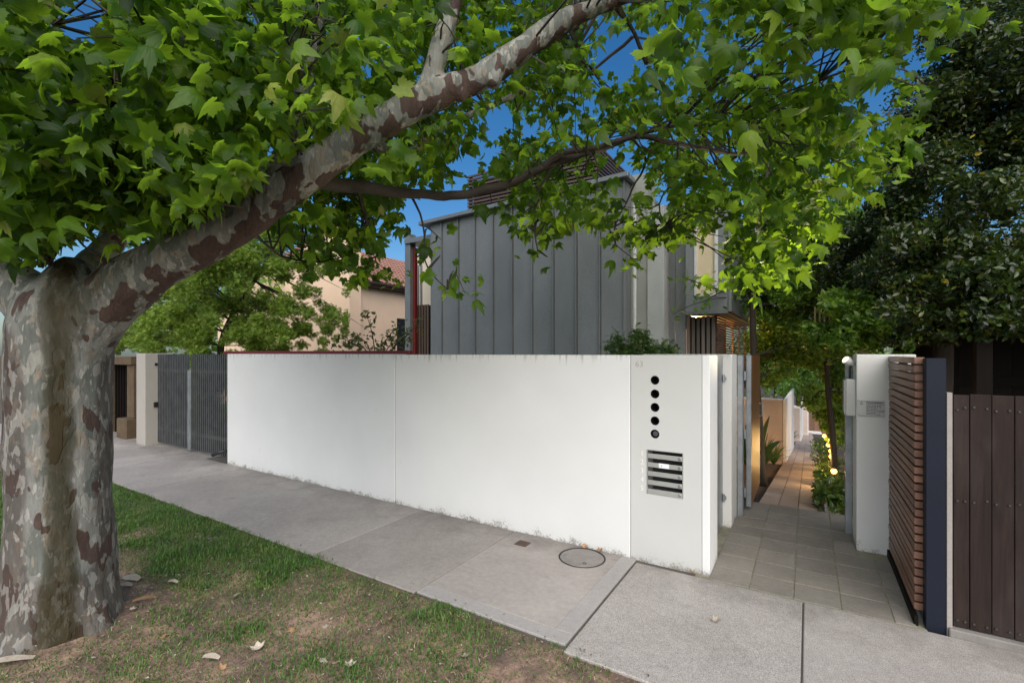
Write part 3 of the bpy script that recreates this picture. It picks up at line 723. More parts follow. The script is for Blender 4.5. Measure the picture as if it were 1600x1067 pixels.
for a, b_ in ((sx1-.32, sx1), (sx0, sx0+.34)):
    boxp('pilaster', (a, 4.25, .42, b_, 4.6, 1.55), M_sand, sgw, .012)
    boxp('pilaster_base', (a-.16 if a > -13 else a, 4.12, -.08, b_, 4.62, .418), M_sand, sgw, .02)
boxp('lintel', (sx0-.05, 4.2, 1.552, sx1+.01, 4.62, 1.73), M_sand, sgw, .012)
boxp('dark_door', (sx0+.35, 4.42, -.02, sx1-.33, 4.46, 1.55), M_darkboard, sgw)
for k in range(9):
    xk = sx0+.42+k*.145; boxp('door_bar', (xk, 4.385, 0, xk+.03, 4.415, 1.54), M_darkboard, sgw)
boxp('side_wall', (-40, 4.3, -.1, sx0-.06, 4.6, 1.7), M_sand, sgw)

# ================================================================== BEIGE NEIGHBOUR HOUSE
bh = thing('beige_house', 'beige stucco house with terracotta tiled roof left of the grey house', 'house', (-15, 12, 0))
Y0 = 10.8; gxr = XA(546, Y0)
pts = [(-22, Y0, -1), (gxr, Y0, -1), (gxr, Y0, ZA(546, 368, Y0)), (XA(536, Y0), Y0, ZA(536, 352, Y0)), (XA(400, Y0), Y0, ZA(400, 430, Y0)), (-22, Y0, 3.9)]
part('gable_wall', MB().prism(pts, (0, .5, 0)), M_beige, bh)
wX = gxr-.15
boxp('wing_wall', (-20, Y0+.502, -1, wX, 22, 4.28), M_beige, bh)
boxp('eave', (wX+.002, Y0+.52, 4.18, wX+.32, 22.2, 4.30), M_eave, bh, .01)
part('roof_gutter', MB().tube([(wX+.36, Y0+.52, 4.30), (wX+.36, 22.2, 4.30)], [.06, .06], 8), M_eave, bh)
rb = MB().add([(wX+.36, Y0+.51, 4.33), (wX+.36, 22.3, 4.33), (-16.6, 22.3, 6.25), (-16.6, Y0+.51, 6.25), (-20.2, 22.3, 4.3), (-20.2, Y0+.51, 4.3)], [(0, 1, 2, 3), (3, 2, 4, 5)])
roof = part('roof', rb, M_rooftile, bh)
# barrel tiles in courses
def tile_row(x, z, yb, ye, step, dirv):
    mbx = MB(); y = yb; d = Vector(dirv)
    while y < ye:
        for k in range(4):
            a0 = math.pi*k/4; a1 = math.pi*(k+1)/4
            q = [Vector((x, y+.09+.085*math.cos(a0)*-1, z+.055*math.sin(a0))), Vector((x, y+.09-.085*math.cos(a1), z+.055*math.sin(a1)))]
            mbx.add([q[0], q[1], q[1]+d, q[0]+d], [(0, 1, 2, 3)])
        y += step
    return mbx
sl_ = Vector((-16.6-(wX+.36), 0, 6.25-4.33)); Ls = sl_.length; sl_n = sl_/Ls; tl = MB()
for c_ in range(int(Ls/.32)):
    o_ = Vector((wX+.38, 0, 4.345))+sl_n*(.32*c_); r2 = tile_row(o_.x, o_.z, Y0+.55, 20, .2, sl_n*.34+Vector((0, 0, -.03))); tl.add(r2.v, r2.f)
part('roof_tiles', tl, M_rooftile, roof, kind='stuff')
# coping tiles on the gable rake
cp = MB(); a = Vector((XA(400, Y0), Y0+.2, ZA(400, 430, Y0))); b_ = Vector((XA(536, Y0), Y0+.2, ZA(536, 352, Y0))); nn = 16
copm = None
for k in range(nn):
    p, q = a.lerp(b_, k/nn), a.lerp(b_, (k+1.12)/nn)
    part('coping_tile', MB().tube([p+Vector((0, 0, -.02)), q+Vector((0, 0, .05))], [.20, .25], 8), M_rooftile, bh, smooth=False)
wnX = wX+.004
boxp('window', (wnX, Y0+2.35, .9, wnX+.03, Y0+3.1, 3.15), M_black, bh)

# ================================================================== COURTYARD WALLS DOWN THE PATH
cw = [(13.75, 21.8, -.48, .61, .42), (30, 42, -.33, -1.2, -1.4), (46, 54, .02, -2.6, -2.8)]
labs = ['nearest pale courtyard wall left of the garden path', 'second pale courtyard wall along the garden path, beyond the nearest one', 'farthest small courtyard wall at the end of the garden path']
for (ya, yb, xw, zt, zt2), lab in zip(cw, labs):
    o = thing('courtyard_wall', lab, 'wall', (xw-.5, ya, gz(ya)), 'pale courtyard walls down the path')
    boxp('front_wall', (xw-2.4, ya, gz(ya)-1, xw-.06, ya+.2, zt), M_warmlit, o, .01)
    part('side_wall', MB().prism([(xw-.055, ya-.006, gz(yb)-1), (xw-.055, yb, gz(yb)-1), (xw-.055, yb, zt2), (xw-.055, ya-.006, zt+.004)], (.07, 0, 0)), M_whitefar, o, .004)
    boxp('coping', (xw-2.4, ya+.0, zt+.001, xw-.062, ya+.24, zt+.03), M_whitefar, o)
ef = thing('end_fence', 'brown timber fence closing the far end of the path', 'fence', (.3, 58, gz(58)))
for k in range(12): boxp('plank', (-.8+k*.2, 58, gz(58)-.4, -.8+k*.2+.185, 58.05, gz(58)+2.0), M_slatbrown, ef)
boxp('threshold_stone', (-.7, 57.2, gz(58)-.3, 1.2, 57.7, gz(57)+.1), M_whitefar, ef)
# path bed edging
solo('bed_edging', MB().box(XA(1288, 6.5), SY+.03, -.3, XA(1288, 6.5)+.035, SY+1.3, .03), M_stone, 'low edging board between the path and planted bed', 'edging', bevel=.004, origin=(.15, 6.5, 0))

# garden lamps
GL = [(1303, 736, 9.1), (1299.5, 713, 10.6), (1299, 704.5, 11.6), (1294.5, 695, 13.2), (1296, 689, 14.6), (1288, 681, 17.5)]
M_glow = emit_mat('lamp_glow', (1.0, .42, .07), 5.0)
M_glow.node_tree.nodes['Principled BSDF'].inputs['Base Color'].default_value = (.01, .008, .004, 1)
glab = ['nearest glowing amber garden lamp in the low hedge beside the path', 'second glowing amber garden lamp, just beyond the nearest one', 'third amber garden lamp, close above the second one',
        'fourth amber garden lamp along the path hedge', 'fifth amber garden lamp, small and far along the hedge', 'farthest amber garden lamp in the path hedge']
for (a, b_, Y), lab in zip(GL, glab):
    x = XA(a, Y); z = ZA(a, b_, Y); o = thing('garden_lamp', lab, 'lamp', (x, Y, gz(Y)), 'amber lamps along the path')
    part('lamp_stake', MB().cyl((x, Y, gz(Y)-.1), (x, Y, z-.03), .010), M_blackplastic, o)
    part('lamp_globe', MB().sphere((x, Y, z), .030+.0013*Y, 14, 10), M_glow, o, smooth=True)
    part('lamp_cap', MB().cyl((x, Y, z+.033+.0013*Y), (x, Y, z+.046+.0013*Y), .04, .015, 12), M_blackplastic, o)
    l = bpy.data.lights.new('lamp_light', 'POINT'); l.energy = 6.5; l.color = (1, .60, .22); l.shadow_soft_size = .04
    q = bpy.data.objects.new('lamp_light', l); COL.objects.link(q); q.parent = o; q.location = (-.13, -.07, z-gz(Y)+.02)

# ================================================================== PLANE TREE
pt = thing('plane_tree', 'large plane tree with mottled peeling bark and spreading limbs over the wall', 'tree', P(97, 985, 3.08).xy.to_3d())
TR = P(97, 985, 3.08)
def pts_(L): return [P(a, b_, z) for a, b_, z, r in L], [r for a, b_, z, r in L]
def dens(P_, r_, k=5):                     # Catmull-Rom densify
    out = []; ro = []
    n = len(P_)
    for i in range(n-1):
        p0, p1, p2, p3 = P_[max(i-1, 0)], P_[i], P_[i+1], P_[min(i+2, n-1)]
        for j in range(k):
            t_ = j/k
            out.append(.5*((2*p1)+(p2-p0)*t_+(2*p0-5*p1+4*p2-p3)*t_**2+(3*p1-p0-3*p2+p3)*t_**3)); ro.append(r_[i]*(1-t_)+r_[i+1]*t_)
    out.append(P_[-1]); ro.append(r_[-1]); return out, ro
trunkL = [(94, 1050, 3.08, .44), (94, 1010, 3.08, .385), (95, 975, 3.08, .335), (96, 920, 3.08, .292), (96, 830, 3.08, .268), (95, 700, 3.08, .262), (95, 600, 3.08, .262), (97, 520, 3.08, .275), (103, 478, 3.08, .245), (110, 450, 3.08, .19), (114, 425, 3.08, .12), (116, 405, 3.08, .05)]
limbs = {
 'main': [(110, 560, 3.08, .18), (150, 490, 3.06, .185), (200, 445, 3.05, .172), (255, 410, 3.05, .150), (310, 385, 3.05, .135), (370, 350, 3.05, .125), (430, 308, 3.06, .122), (490, 265, 3.08, .118), (560, 215, 3.1, .108), (620, 180, 3.12, .100), (685, 148, 3.15, .100), (750, 122, 3.18, .086), (800, 88, 3.2, .082), (860, 45, 3.25, .080), (900, 25, 3.28, .066), (960, 2, 3.3, .056), (1040, -40, 3.35, .05), (1120, -90, 3.4, .04)],
 'left': [(95, 540, 3.08, .17), (60, 480, 3.07, .17), (15, 440, 3.08, .150), (-40, 405, 3.12, .14), (-130, 350, 3.2, .12), (-240, 270, 3.3, .10)],
 'rise': [(425, 312, 3.10, .08), (438, 262, 3.22, .075), (460, 190, 3.4, .068), (480, 110, 3.6, .062), (497, 40, 3.8, .055), (508, -60, 4.0, .045)],
 'fork': [(662, 158, 3.15, .08), (675, 120, 3.15, .066), (692, 60, 3.17, .062), (712, 0, 3.2, .058), (735, -80, 3.25, .05)],
 'back': [(115, 450, 3.12, .12), (150, 408, 3.35, .10), (190, 350, 3.6, .085), (212, 290, 3.8, .07), (215, 220, 4.0, .06), (225, 120, 4.2, .05), (240, 0, 4.4, .04)],
}
tmb = MB()
a, r_ = dens(*pts_(trunkL), 4); tmb.tube(a, r_, 20)
for rr, ang in ((.16, 20), (.15, 95), (.14, 160), (.15, 235), (.16, 300)):          # root flare
    d = Vector((math.cos(R(ang)), math.sin(R(ang)), 0)); q = TR.copy(); q.z = 0
    tmb.tube([q+d*.10+Vector((0, 0, .40)), q+d*.18+Vector((0, 0, .16)), q+d*.26+Vector((0, 0, .03)), q+d*.38+Vector((0, 0, -.07))], [rr*.95, rr*.9, rr*.75, rr*.4], 10)
for k, L in limbs.items():
    a, r_ = dens(*pts_(L), 4); tmb.tube(a, r_, 14)
for q, rr in (((300, 365, 3.0), .05), ((770, 125, 3.14), .05), ((640, 172, 3.1), .04), ((720, 148, 3.14), .045)):
    tmb.sphere(P(*q), rr*1.2, 10, 8)
# moss (with crotch shade painted in) and rough-bark masks per vertex
me = tmb.mesh('tree_raw', M_black); ot = bpy.data.objects.new('tmp', me); COL.objects.link(ot)
md = ot.modifiers.new('r', 'REMESH'); md.mode = 'VOXEL'; md.voxel_size = .017
md2 = ot.modifiers.new('s', 'SMOOTH'); md2.factor = .5; md2.iterations = 6
dg = bpy.context.evaluated_depsgraph_get(); tm = bpy.data.meshes.new_from_object(ot.evaluated_get(dg)); bpy.data.objects.remove(ot); tm.name = 'trunk'
nv = len(tm.vertices); co = np.empty(nv*3, np.float32); tm.vertices.foreach_get('co', co); co = co.reshape(-1, 3)
no = np.empty(nv*3, np.float32); tm.vertex_normals.foreach_get('vector', no); no = no.reshape(-1, 3)
moss_shade = np.zeros(nv, np.float32); rough_ = np.zeros(nv, np.float32); disp = np.zeros(nv, np.float32); under = np.clip((-no[:, 2]-.15)*2, 0, 1)*(co[:, 2] > 2.0)
cdir = -TR.xy.normalized()                      # towards the street edge where the moss runs
for i in range(nv):
    x, y, z = map(float, co[i]); v = Vector((x, y, z))
    disp[i] = .016*noise.noise(v*3.5)+.007*noise.noise(Vector((x*14, y*14, z*4)))
    hx_, hy_ = x-TR.x, y-TR.y; d = math.hypot(hx_, hy_)
    if z < 2.85 and d < .75:
        ang = math.atan2(hy_, hx_)-math.atan2(cdir.y, cdir.x); ang = (ang+math.pi) % (2*math.pi)-math.pi
        wob = .12*noise.noise(Vector((0, z*2.2, 7)))+.05*noise.noise(Vector((ang*9, z*9, 3)))
        wdt = .33+.15*max(0, .6-z)+.35*max(0, z-1.8)  # widens upward: moss plus painted shade in the crotch
        moss_shade[i] = max(0.0, min(1.0, 1.45-abs(ang+.05+wob)/wdt*1.1))*(1.0 if z < 2.3 else max(0, (2.85-z)/.55))
        low = max(0.0, 1-z/.55); rough_[i] = min(1, low*1.7+max(0, abs(ang)-.5)*2.4*(1 if z < 1.6 else max(0, 1-(z-1.6)/.5)))
        disp[i] += .014*low*noise.noise(Vector((x*9, y*9, z*9)))
co += no*disp[:, None]; tm.vertices.foreach_set('co', co.ravel())
for nm, arr in (('moss_shade', moss_shade), ('rough', rough_), ('under', under.astype(np.float32))):
    at = tm.attributes.new(nm, 'FLOAT', 'POINT'); at.data.foreach_set('value', arr)
tm.polygons.foreach_set('use_smooth', [True]*len(tm.polygons)); tm.update()
# bark: layered flakes
m, t, b = nodes('plane_bark'); v = coords(t, (1, 1, .42), 'World')
dn = N(t, 'ShaderNodeTexNoise', Scale=14.0, Detail=3.0); t.links.new(v, dn.inputs['Vector'])
dv = N(t, 'ShaderNodeVectorMath', operation='SCALE'); dv.inputs['Scale'].default_value = .03; t.links.new(dn.outputs['Color'], dv.inputs[0])
av = N(t, 'ShaderNodeVectorMath', operation='ADD'); t.links.new(v, av.inputs[0]); t.links.new(dv.outputs[0], av.inputs[1])
def isle(scale, seed, thr, soft=.012, det=2.5):
    mp = t.nodes.new('ShaderNodeMapping'); mp.inputs['Location'].default_value = (seed, seed*.7, seed*1.3); t.links.new(av.outputs[0], mp.inputs[0])
    n = noise_(t, mp.outputs[0], scale, det, .5, .15); return n, ramp(t, n, [(thr-soft, 0), (thr+soft, 1)]).outputs[0]
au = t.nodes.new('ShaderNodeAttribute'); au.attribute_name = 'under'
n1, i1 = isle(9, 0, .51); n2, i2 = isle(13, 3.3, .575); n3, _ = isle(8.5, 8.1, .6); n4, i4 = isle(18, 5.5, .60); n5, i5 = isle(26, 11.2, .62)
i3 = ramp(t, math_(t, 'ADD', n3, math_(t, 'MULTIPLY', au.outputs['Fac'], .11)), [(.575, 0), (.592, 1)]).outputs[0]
fine = noise_(t, av.outputs[0], 30, 4, .6)
base = mix(t, i1, (.275, .275, .25), (.185, .197, .175))
base = mix(t, i2, base, (.36, .35, .31)); base = mix(t, i4, base, (.31, .27, .215)); base = mix(t, i5, base, (.42, .41, .37))
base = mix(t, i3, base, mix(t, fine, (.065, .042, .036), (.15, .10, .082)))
k2, k3, f1 = i2, i3, i1
nf = noise_(t, coords(t, (1, 1, .22), 'World'), 60, 6, .7); ng_ = noise_(t, v, 3, 4)
base = mix(t, 1.0, base, ramp(t, nf, [(.3, .74), (.7, 1.2)]).outputs[0], 'MULTIPLY')
at = t.nodes.new('ShaderNodeAttribute'); at.attribute_name = 'moss_shade'; ar = t.nodes.new('ShaderNodeAttribute'); ar.attribute_name = 'rough'
rk = ramp(t, math_(t, 'ADD', math_(t, 'MULTIPLY', ar.outputs['Fac'], .6), math_(t, 'MULTIPLY', nf, .5)), [(.42, 0), (.56, 1)]).outputs[0]
fl_ = isle(24, 21.0, .57, .015)[1]
base = mix(t, math_(t, 'MULTIPLY', rk, .62), base, mix(t, fl_, mix(t, ng_, (.05, .032, .027), (.13, .095, .08)), (.36, .34, .31)))
base = mix(t, 1.0, base, .68, 'MULTIPLY')
mb1 = noise_(t, coords(t, (1, 1, .3), 'World'), 14, 5, .65, .3)
mk = ramp(t, math_(t, 'ADD', math_(t, 'MULTIPLY', at.outputs['Fac'], .62), math_(t, 'MULTIPLY', mb1, .62)), [(.52, 0), (.70, .6), (.98, .9)]).outputs[0]
base = mix(t, mk, base, mix(t, ng_, (.014, .011, .002), (.045, .034, .008)))
t.links.new(base, b.inputs['Base Color']); b.inputs['Roughness'].default_value = .78
hh = math_(t, 'ADD', math_(t, 'MULTIPLY', f1, .25), math_(t, 'ADD', math_(t, 'MULTIPLY', k2, -.3), math_(t, 'ADD', math_(t, 'MULTIPLY', k3, .45), math_(t, 'MULTIPLY', nf, .5))))
bump(t, b, hh, .8, .010); b.inputs['Specular IOR Level'].default_value = .22
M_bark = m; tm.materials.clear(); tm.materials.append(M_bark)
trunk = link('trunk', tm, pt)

M_twig = simple('dark_twig', (.055, .042, .033), (.022, .017, .013), .8, 8, 80, .2)
branches = [
 [(470, 285, 3.15, .06), (530, 288, 3.4, .05), (600, 299, 3.6, .044), (660, 304, 3.7, .036), (705, 306, 3.75, .036), (760, 296, 3.8, .035), (805, 284, 3.8, .034), (850, 262, 3.82, .031), (895, 245, 3.85, .031), (950, 228, 3.9, .027), (1005, 213, 3.95, .023), (1050, 222, 4.0, .020), (1100, 234, 4.05, .018), (1160, 240, 4.1, .016), (1225, 240, 4.15, .014), (1262, 260, 4.2, .009)],
 [(845, 264, 3.82, .03), (880, 238, 3.75, .026), (930, 232, 3.7, .022), (985, 215, 3.7, .018), (1040, 198, 3.7, .015), (1110, 194, 3.75, .014), (1200, 192, 3.8, .013), (1240, 125, 3.8, .010), (1278, 75, 3.8, .007)],
 [(1200, 192, 3.8, .012), (1260, 140, 3.7, .009), (1330, 105, 3.6, .006)],
 [(560, 218, 3.2, .05), (640, 238, 3.8, .034), (700, 196, 4.0, .030), (760, 168, 4.1, .026), (845, 130, 4.2, .02), (900, 80, 4.3, .014)],
 [(1010, 100, 3.6, .016), (985, 40, 3.5, .014), (960, 5, 3.3, .03)], [(920, 115, 3.7, .01), (990, 60, 3.6, .015)],
 [(66, 420, 2.95, .016), (64, 330, 2.9, .013), (60, 220, 2.85, .011), (58, 60, 2.8, .009)], [(78, 415, 2.95, .016), (76, 300, 2.95, .013), (74, 180, 2.95, .01), (85, 40, 2.9, .007)],
 [(462, 262, 3.0, .010), (460, 200, 2.95, .008), (455, 135, 2.9, .006)], [(480, 250, 3.0, .01), (440, 200, 2.9, .006), (425, 175, 2.85, .005)],
 [(190, 150, 2.6, .012), (206, 120, 2.6, .009), (240, 60, 2.5, .007)], [(640, 300, 3.7, .012), (660, 350, 3.8, .008), (668, 420, 3.85, .006), (700, 452, 3.85, .005)],
 [(860, 265, 3.82, .012), (838, 310, 3.9, .009), (835, 360, 3.9, .007), (840, 395, 3.9, .004)], [(985, 215, 3.9, .011), (1010, 250, 4.0, .01), (985, 300, 4.05, .008), (958, 370, 4.05, .005), (990, 405, 4.05, .004)],
 [(1060, 225, 4.0, .011), (1055, 270, 4.05, .009), (1030, 320, 4.1, .007), (1040, 360, 4.1, .004)], [(1160, 240, 4.1, .011), (1120, 275, 4.2, .009), (1180, 320, 4.3, .008), (1160, 400, 4.3, .006), (1180, 440, 4.3, .004)],
 [(1230, 240, 4.15, .01), (1240, 330, 4.2, .008), (1200, 380, 4.3, .006)], [(380, 350, 3.1, .012), (440, 400, 4.2, .01), (500, 410, 4.6, .008), (560, 395, 4.8, .006)],
 [(560, 295, 3.7, .02), (575, 350, 4.2, .013), (590, 400, 4.4, .008)],
]
bmesh_ = MB(); bpts = []
for k, L in enumerate(branches):
    a, r_ = dens(*pts_(L), 4)
    a = [p+Vector((noise.noise(p*6), noise.noise(p*6+Vector((9, 0, 0))), noise.noise(p*6+Vector((0, 9, 0)))))*.018 for p in a]
    if r_[0] > .028: part('branch', MB().tube(a, r_, 9), M_twig if k != 3 else M_bark, pt, smooth=True)
    else: bmesh_.tube(a, r_, 5)
    bpts += a
for L in limbs.values(): bpts += dens(*pts_(L), 4)[0]
BP = np.array([tuple(p) for p in bpts])

# leaves -------------------------------------------------------------
half = [(-90, .12), (-70, .40), (-54, .60), (-40, .56), (-24, .78), (-12, .64), (-2, .70), (6, .60), (15, .80), (22, .80), (32, 1.04), (40, .86), (47, .84), (56, .66), (63, .80), (70, .82), (78, .98), (90, 1.18)]
out = [(R(a), r) for a, r in half]+[(R(180-a), r) for a, r in half[-2:0:-1]]
def leaf_tmpl(droop, fold, curl=0.0):
    vs = [(0, 0, 0)]
    for a, r in out:
        x, y = r*math.cos(a)*.55, r*math.sin(a)*.55
        q = x*x+y*y; vs.append((x+.10*curl*q, y, -droop*q*1.6+fold*abs(x)*(1-.8*q)+curl*x*y*.9))
    n = len(out)
    for i in range(n):                    # an inner ring gives the blade its curve
        x, y = .5*vs[1+i][0], .5*vs[1+i][1]; q = x*x+y*y; vs.append((x, y, -droop*q*1.0+fold*abs(x)*.9+curl*x*y*.5))
    fs = [(0, 1+n+i, 1+n+(i+1) % n) for i in range(n)]
    for i in range(n): j = (i+1) % n; fs += [(1+n+i, 1+i, 1+j), (1+n+i, 1+j, 1+n+j)]
    return np.array(vs), np.array(fs)
LT = [leaf_tmpl(.5, .14, .3), leaf_tmpl(1.1, .3, -.4), leaf_tmpl(.3, -.1, .6), leaf_tmpl(.8, .45, .2), leaf_tmpl(-.25, .35, -.5), leaf_tmpl(1.5, .1, .9)]
st_ = [(0, (.009, .028, .004)), (.35, (.021, .058, .005)), (.7, (.043, .098, .007)), (.93, (.11, .185, .016)), (1, (.22, .22, .05))]
M_leaf = leaf_mat('plane_leaf', st_, (.33, .55, .03), .48, .45, True, .3)
M_leaf1 = leaf_mat('plane_leaf_single', st_, (.33, .55, .03), .48, .45, False, .3)
low = np.array([(0, 395), (70, 395), (130, 345), (250, 372), (340, 335), (420, 345), (455, 395), (520, 440), (575, 450), (630, 440), (655, 335), (700, 325), (760, 330), (800, 350), (860, 400), (900, 350), (960, 360), (1000, 400), (1090, 385), (1140, 440), (1240, 440), (1280, 385), (1330, 345), (1400, 300), (1440, 200), (1470, 60)])
gaps = [(145, 18, 26), (775, 185, 24), (735, 255, 22), (770, 240, 16), (705, 320, 26), (660, 330, 24), (1102, 410, 26), (130, 20, 44), (965, 85, 30), (1295, 95, 30), (775, 285, 16), (960, 262, 18), (900, 60, 14), (1010, 60, 14), (560, 60, 10), (350, 30, 10), (1115, 370, 16), (620, 395, 28), (640, 340, 16), (985, 280, 26), (1035, 318, 16), (965, 90, 20), (985, 70, 22), (1290, 95, 24), (1300, 90, 20), (1378, 155, 24), (1438, 60, 24), (1430, 90, 20), (1362, 330, 20), (945, 45, 12), (790, 40, 10), (1150, 20, 10), (1060, 30, 10), (600, 15, 8), (830, 205, 14), (1180, 75, 9), (1030, 150, 10), (925, 160, 10)]
mainpx = np.array([(a, b_, z, r) for a, b_, z, r in limbs['main']]); secpx = np.array([(a, b_, z, r) for a, b_, z, r in branches[0][1:-2]])
forkpx = np.array([(a, b_, z, r) for a, b_, z, r in limbs['fork']])
trunkpx = np.array([(-130, 400, 3.1, .05), (0, 460, 3.08, .06), (60, 490, 3.08, .10), (100, 520, 3.08, .26), (95, 700, 3.08, .26), (95, 1000, 3.1, .3), ])
def clear_of(poly, px, py, Z, mul, front=.15):     # True where a leaf would hide the limb from the street
    bad = np.zeros(len(px), bool)
    for k in range(len(poly)-1):
        a, b2 = poly[k], poly[k+1]; d = b2[:2]-a[:2]; L2 = d@d
        s = np.clip(((px-a[0])*d[0]+(py-a[1])*d[1])/L2, 0, 1); dist = np.hypot(px-a[0]-s*d[0], py-a[1]-s*d[1])
        zz_ = a[2]+(b2[2]-a[2])*s; rr = (a[3]+(b2[3]-a[3])*s)*FPX/zz_
        bad |= (dist < rr*mul+10) & (Z < zz_+front)
    return bad
# clump centres
clumps = []
def clump(px, py, Z, rad, n): clumps.append((P(px, py, Z), rad, n))
cnt = 0
while cnt < 1200:
    a = rng.uniform(-120, 1480); lo_ = np.interp(a, low[:, 0], low[:, 1]); b_ = rng.uniform(-160, lo_-12)
    if any((a-gx_)**2+(b_-gy_)**2 < (gr+14)**2 for gx_, gy_, gr in gaps): continue
    if a < 420 and b_ > lo_-150: Z = rng.uniform(2.3, 3.6)
    elif a < 560: Z = rng.uniform(2.1, 5.2) if b_ < 250 else rng.uniform(3.6, 5.4)
    elif b_ > 260: Z = rng.uniform(3.6, 4.9) if a < 1080 else rng.uniform(3.1, 3.9)
    elif a > 1000 and b_ < 130: Z = rng.uniform(1.9, 5.0)
    else: Z = rng.uniform(2.9, 5.6)
    clump(a, b_, Z, rng.uniform(.14, .30), int(rng.integers(9, 22))); cnt += 1
cnt = 0
while cnt < 230:
    a = rng.uniform(-120, 1460); lo_ = np.interp(a, low[:, 0], low[:, 1]); b_ = rng.uniform(-160, min(lo_-40, 330))
    clump(a, b_, rng.uniform(5.2, 8.5), rng.uniform(.3, .55), int(rng.integers(14, 30))); cnt += 1
for q in ((30, 355, 2.5), (70, 380, 2.55), (40, 300, 2.4), (120, 330, 2.6), (20, 240, 2.3), (100, 210, 2.4), (180, 160, 2.4), (60, 120, 2.2), (230, 260, 2.8), (300, 300, 2.75), (350, 310, 2.8), (160, 300, 2.7), (380, 250, 2.9), (300, 180, 2.6), (400, 140, 2.7), (220, 60, 2.2), (120, 60, 2.1), (330, 60, 2.3), (20, 60, 2.1), (95, 400, 2.8), (55, 395, 2.75), (130, 372, 2.9), (25, 385, 2.7), (85, 385, 2.75), (60, 400, 3.7), (130, 395, 3.8), (15, 400, 3.9), (100, 370, 3.6), (180, 380, 3.9), (-40, 380, 3.5)):
    clump(*q, .24, 20)
for q, n in (((700, 450, 3.85), 7), ((672, 420, 3.85), 6), ((725, 455, 3.85), 5), ((690, 375, 3.85), 7), ((840, 392, 3.9), 9), ((838, 350, 3.9), 9), ((822, 325, 3.9), 8), ((990, 410, 4.05), 8), ((970, 375, 4.05), 6), ((935, 335, 4.0), 10), ((1040, 370, 4.1), 12), ((1010, 345, 4.1), 10), ((1075, 365, 4.1), 10), ((1180, 440, 3.6), 12), ((1150, 420, 3.6), 10), ((1200, 400, 3.6), 12), ((1130, 370, 3.6), 10), ((1240, 400, 3.6), 9), ((1230, 350, 3.6), 12), ((600, 420, 4.5), 12), ((560, 430, 4.6), 12), ((520, 420, 4.6), 14), ((480, 400, 4.5), 12), ((540, 380, 4.6), 14), ((600, 380, 4.5), 12), ((630, 430, 4.4), 6)):
    clump(*q, .13, n)
LP = []; LN = []; LTp = []; twv = MB()
for c, rad, n in clumps:
    cn = np.array(c); d = np.linalg.norm(BP-cn, axis=1); j = int(np.argmin(d)); root = BP[j]
    if d[j] < 1.6:
        mid = (root+cn)/2+rng.normal(size=3)*.06+np.array([0, 0, .05])
        mx, my, _z = PROJ(mid)
        if any((mx-a_)**2+(my-b2)**2 < (1.1*gr)**2 for a_, b2, gr in gaps): continue_twig = False
        else: continue_twig = True
        if continue_twig and not clear_of(mainpx, *[np.array([q]) for q in PROJ(mid)], 1.0, .0)[0]:
            a, r_ = dens([Vector(root), Vector(mid), Vector(cn)], [.009, .006, .003], 3); twv.tube(a, r_, 4)
    p = cn+rng.normal(size=(n, 3))*rad*np.array([.75, .75, .5]); LP.append(p)
    o_ = p-root; o_ /= np.linalg.norm(o_, axis=1, keepdims=True)+1e-6
    LTp.append(o_*.8+rng.normal(size=(n, 3))*.5+np.array([0, 0, -.45]))
    LN.append(np.array([0, 0, .62])+unit(n)*.85+np.array([0.10, -.22, 0]))
LP = np.concatenate(LP); LN = np.concatenate(LN); LTp = np.concatenate(LTp)
px_a, py_a, Za = PROJ(LP); keep = Za > 1.7
for gx_, gy_, gr in gaps: keep &= ~((px_a-gx_)**2+(py_a-gy_)**2 < (gr*rng.uniform(.75, 1.25, len(px_a)))**2)
risepx = np.array([(a, b_, z, r) for a, b_, z, r in limbs['rise']])
keep &= ~(clear_of(risepx, px_a, py_a, Za, .75) & (rng.random(len(px_a)) < .82))
keep &= ~clear_of(mainpx, px_a, py_a, Za, 1.05) & ~clear_of(secpx, px_a, py_a, Za, 1.0, .0) & ~clear_of(forkpx, px_a, py_a, Za, .9) & ~clear_of(trunkpx, px_a, py_a, Za, 1.05, .2)
lowb = np.interp(px_a, low[:, 0], low[:, 1])+rng.normal(size=len(px_a))*10
handmade = np.arange(len(px_a)) >= len(px_a)-sum(n for _, _, n in clumps[-26:])
keep &= (py_a < lowb+8) | handmade
LP, LN, LTp, Za = LP[keep], LN[keep], LTp[keep], Za[keep]; px_a, py_a = px_a[keep], py_a[keep]
LS = rng.uniform(.05, .145, len(LP))*np.where(LP[:, 0] < -2.2, 1.18, 1.0); LR = rot_from(LN, LTp)
inview = (px_a > -20) & (px_a < 1620) & (py_a > -20)
order = np.argsort(-(LS/Za)*inview); big, rest = order[:300], order[300:]
crown = None
tv_all = [[] for _ in LT]
sel = rng.integers(0, len(LT), len(LP))
mes = []
VV = []; 
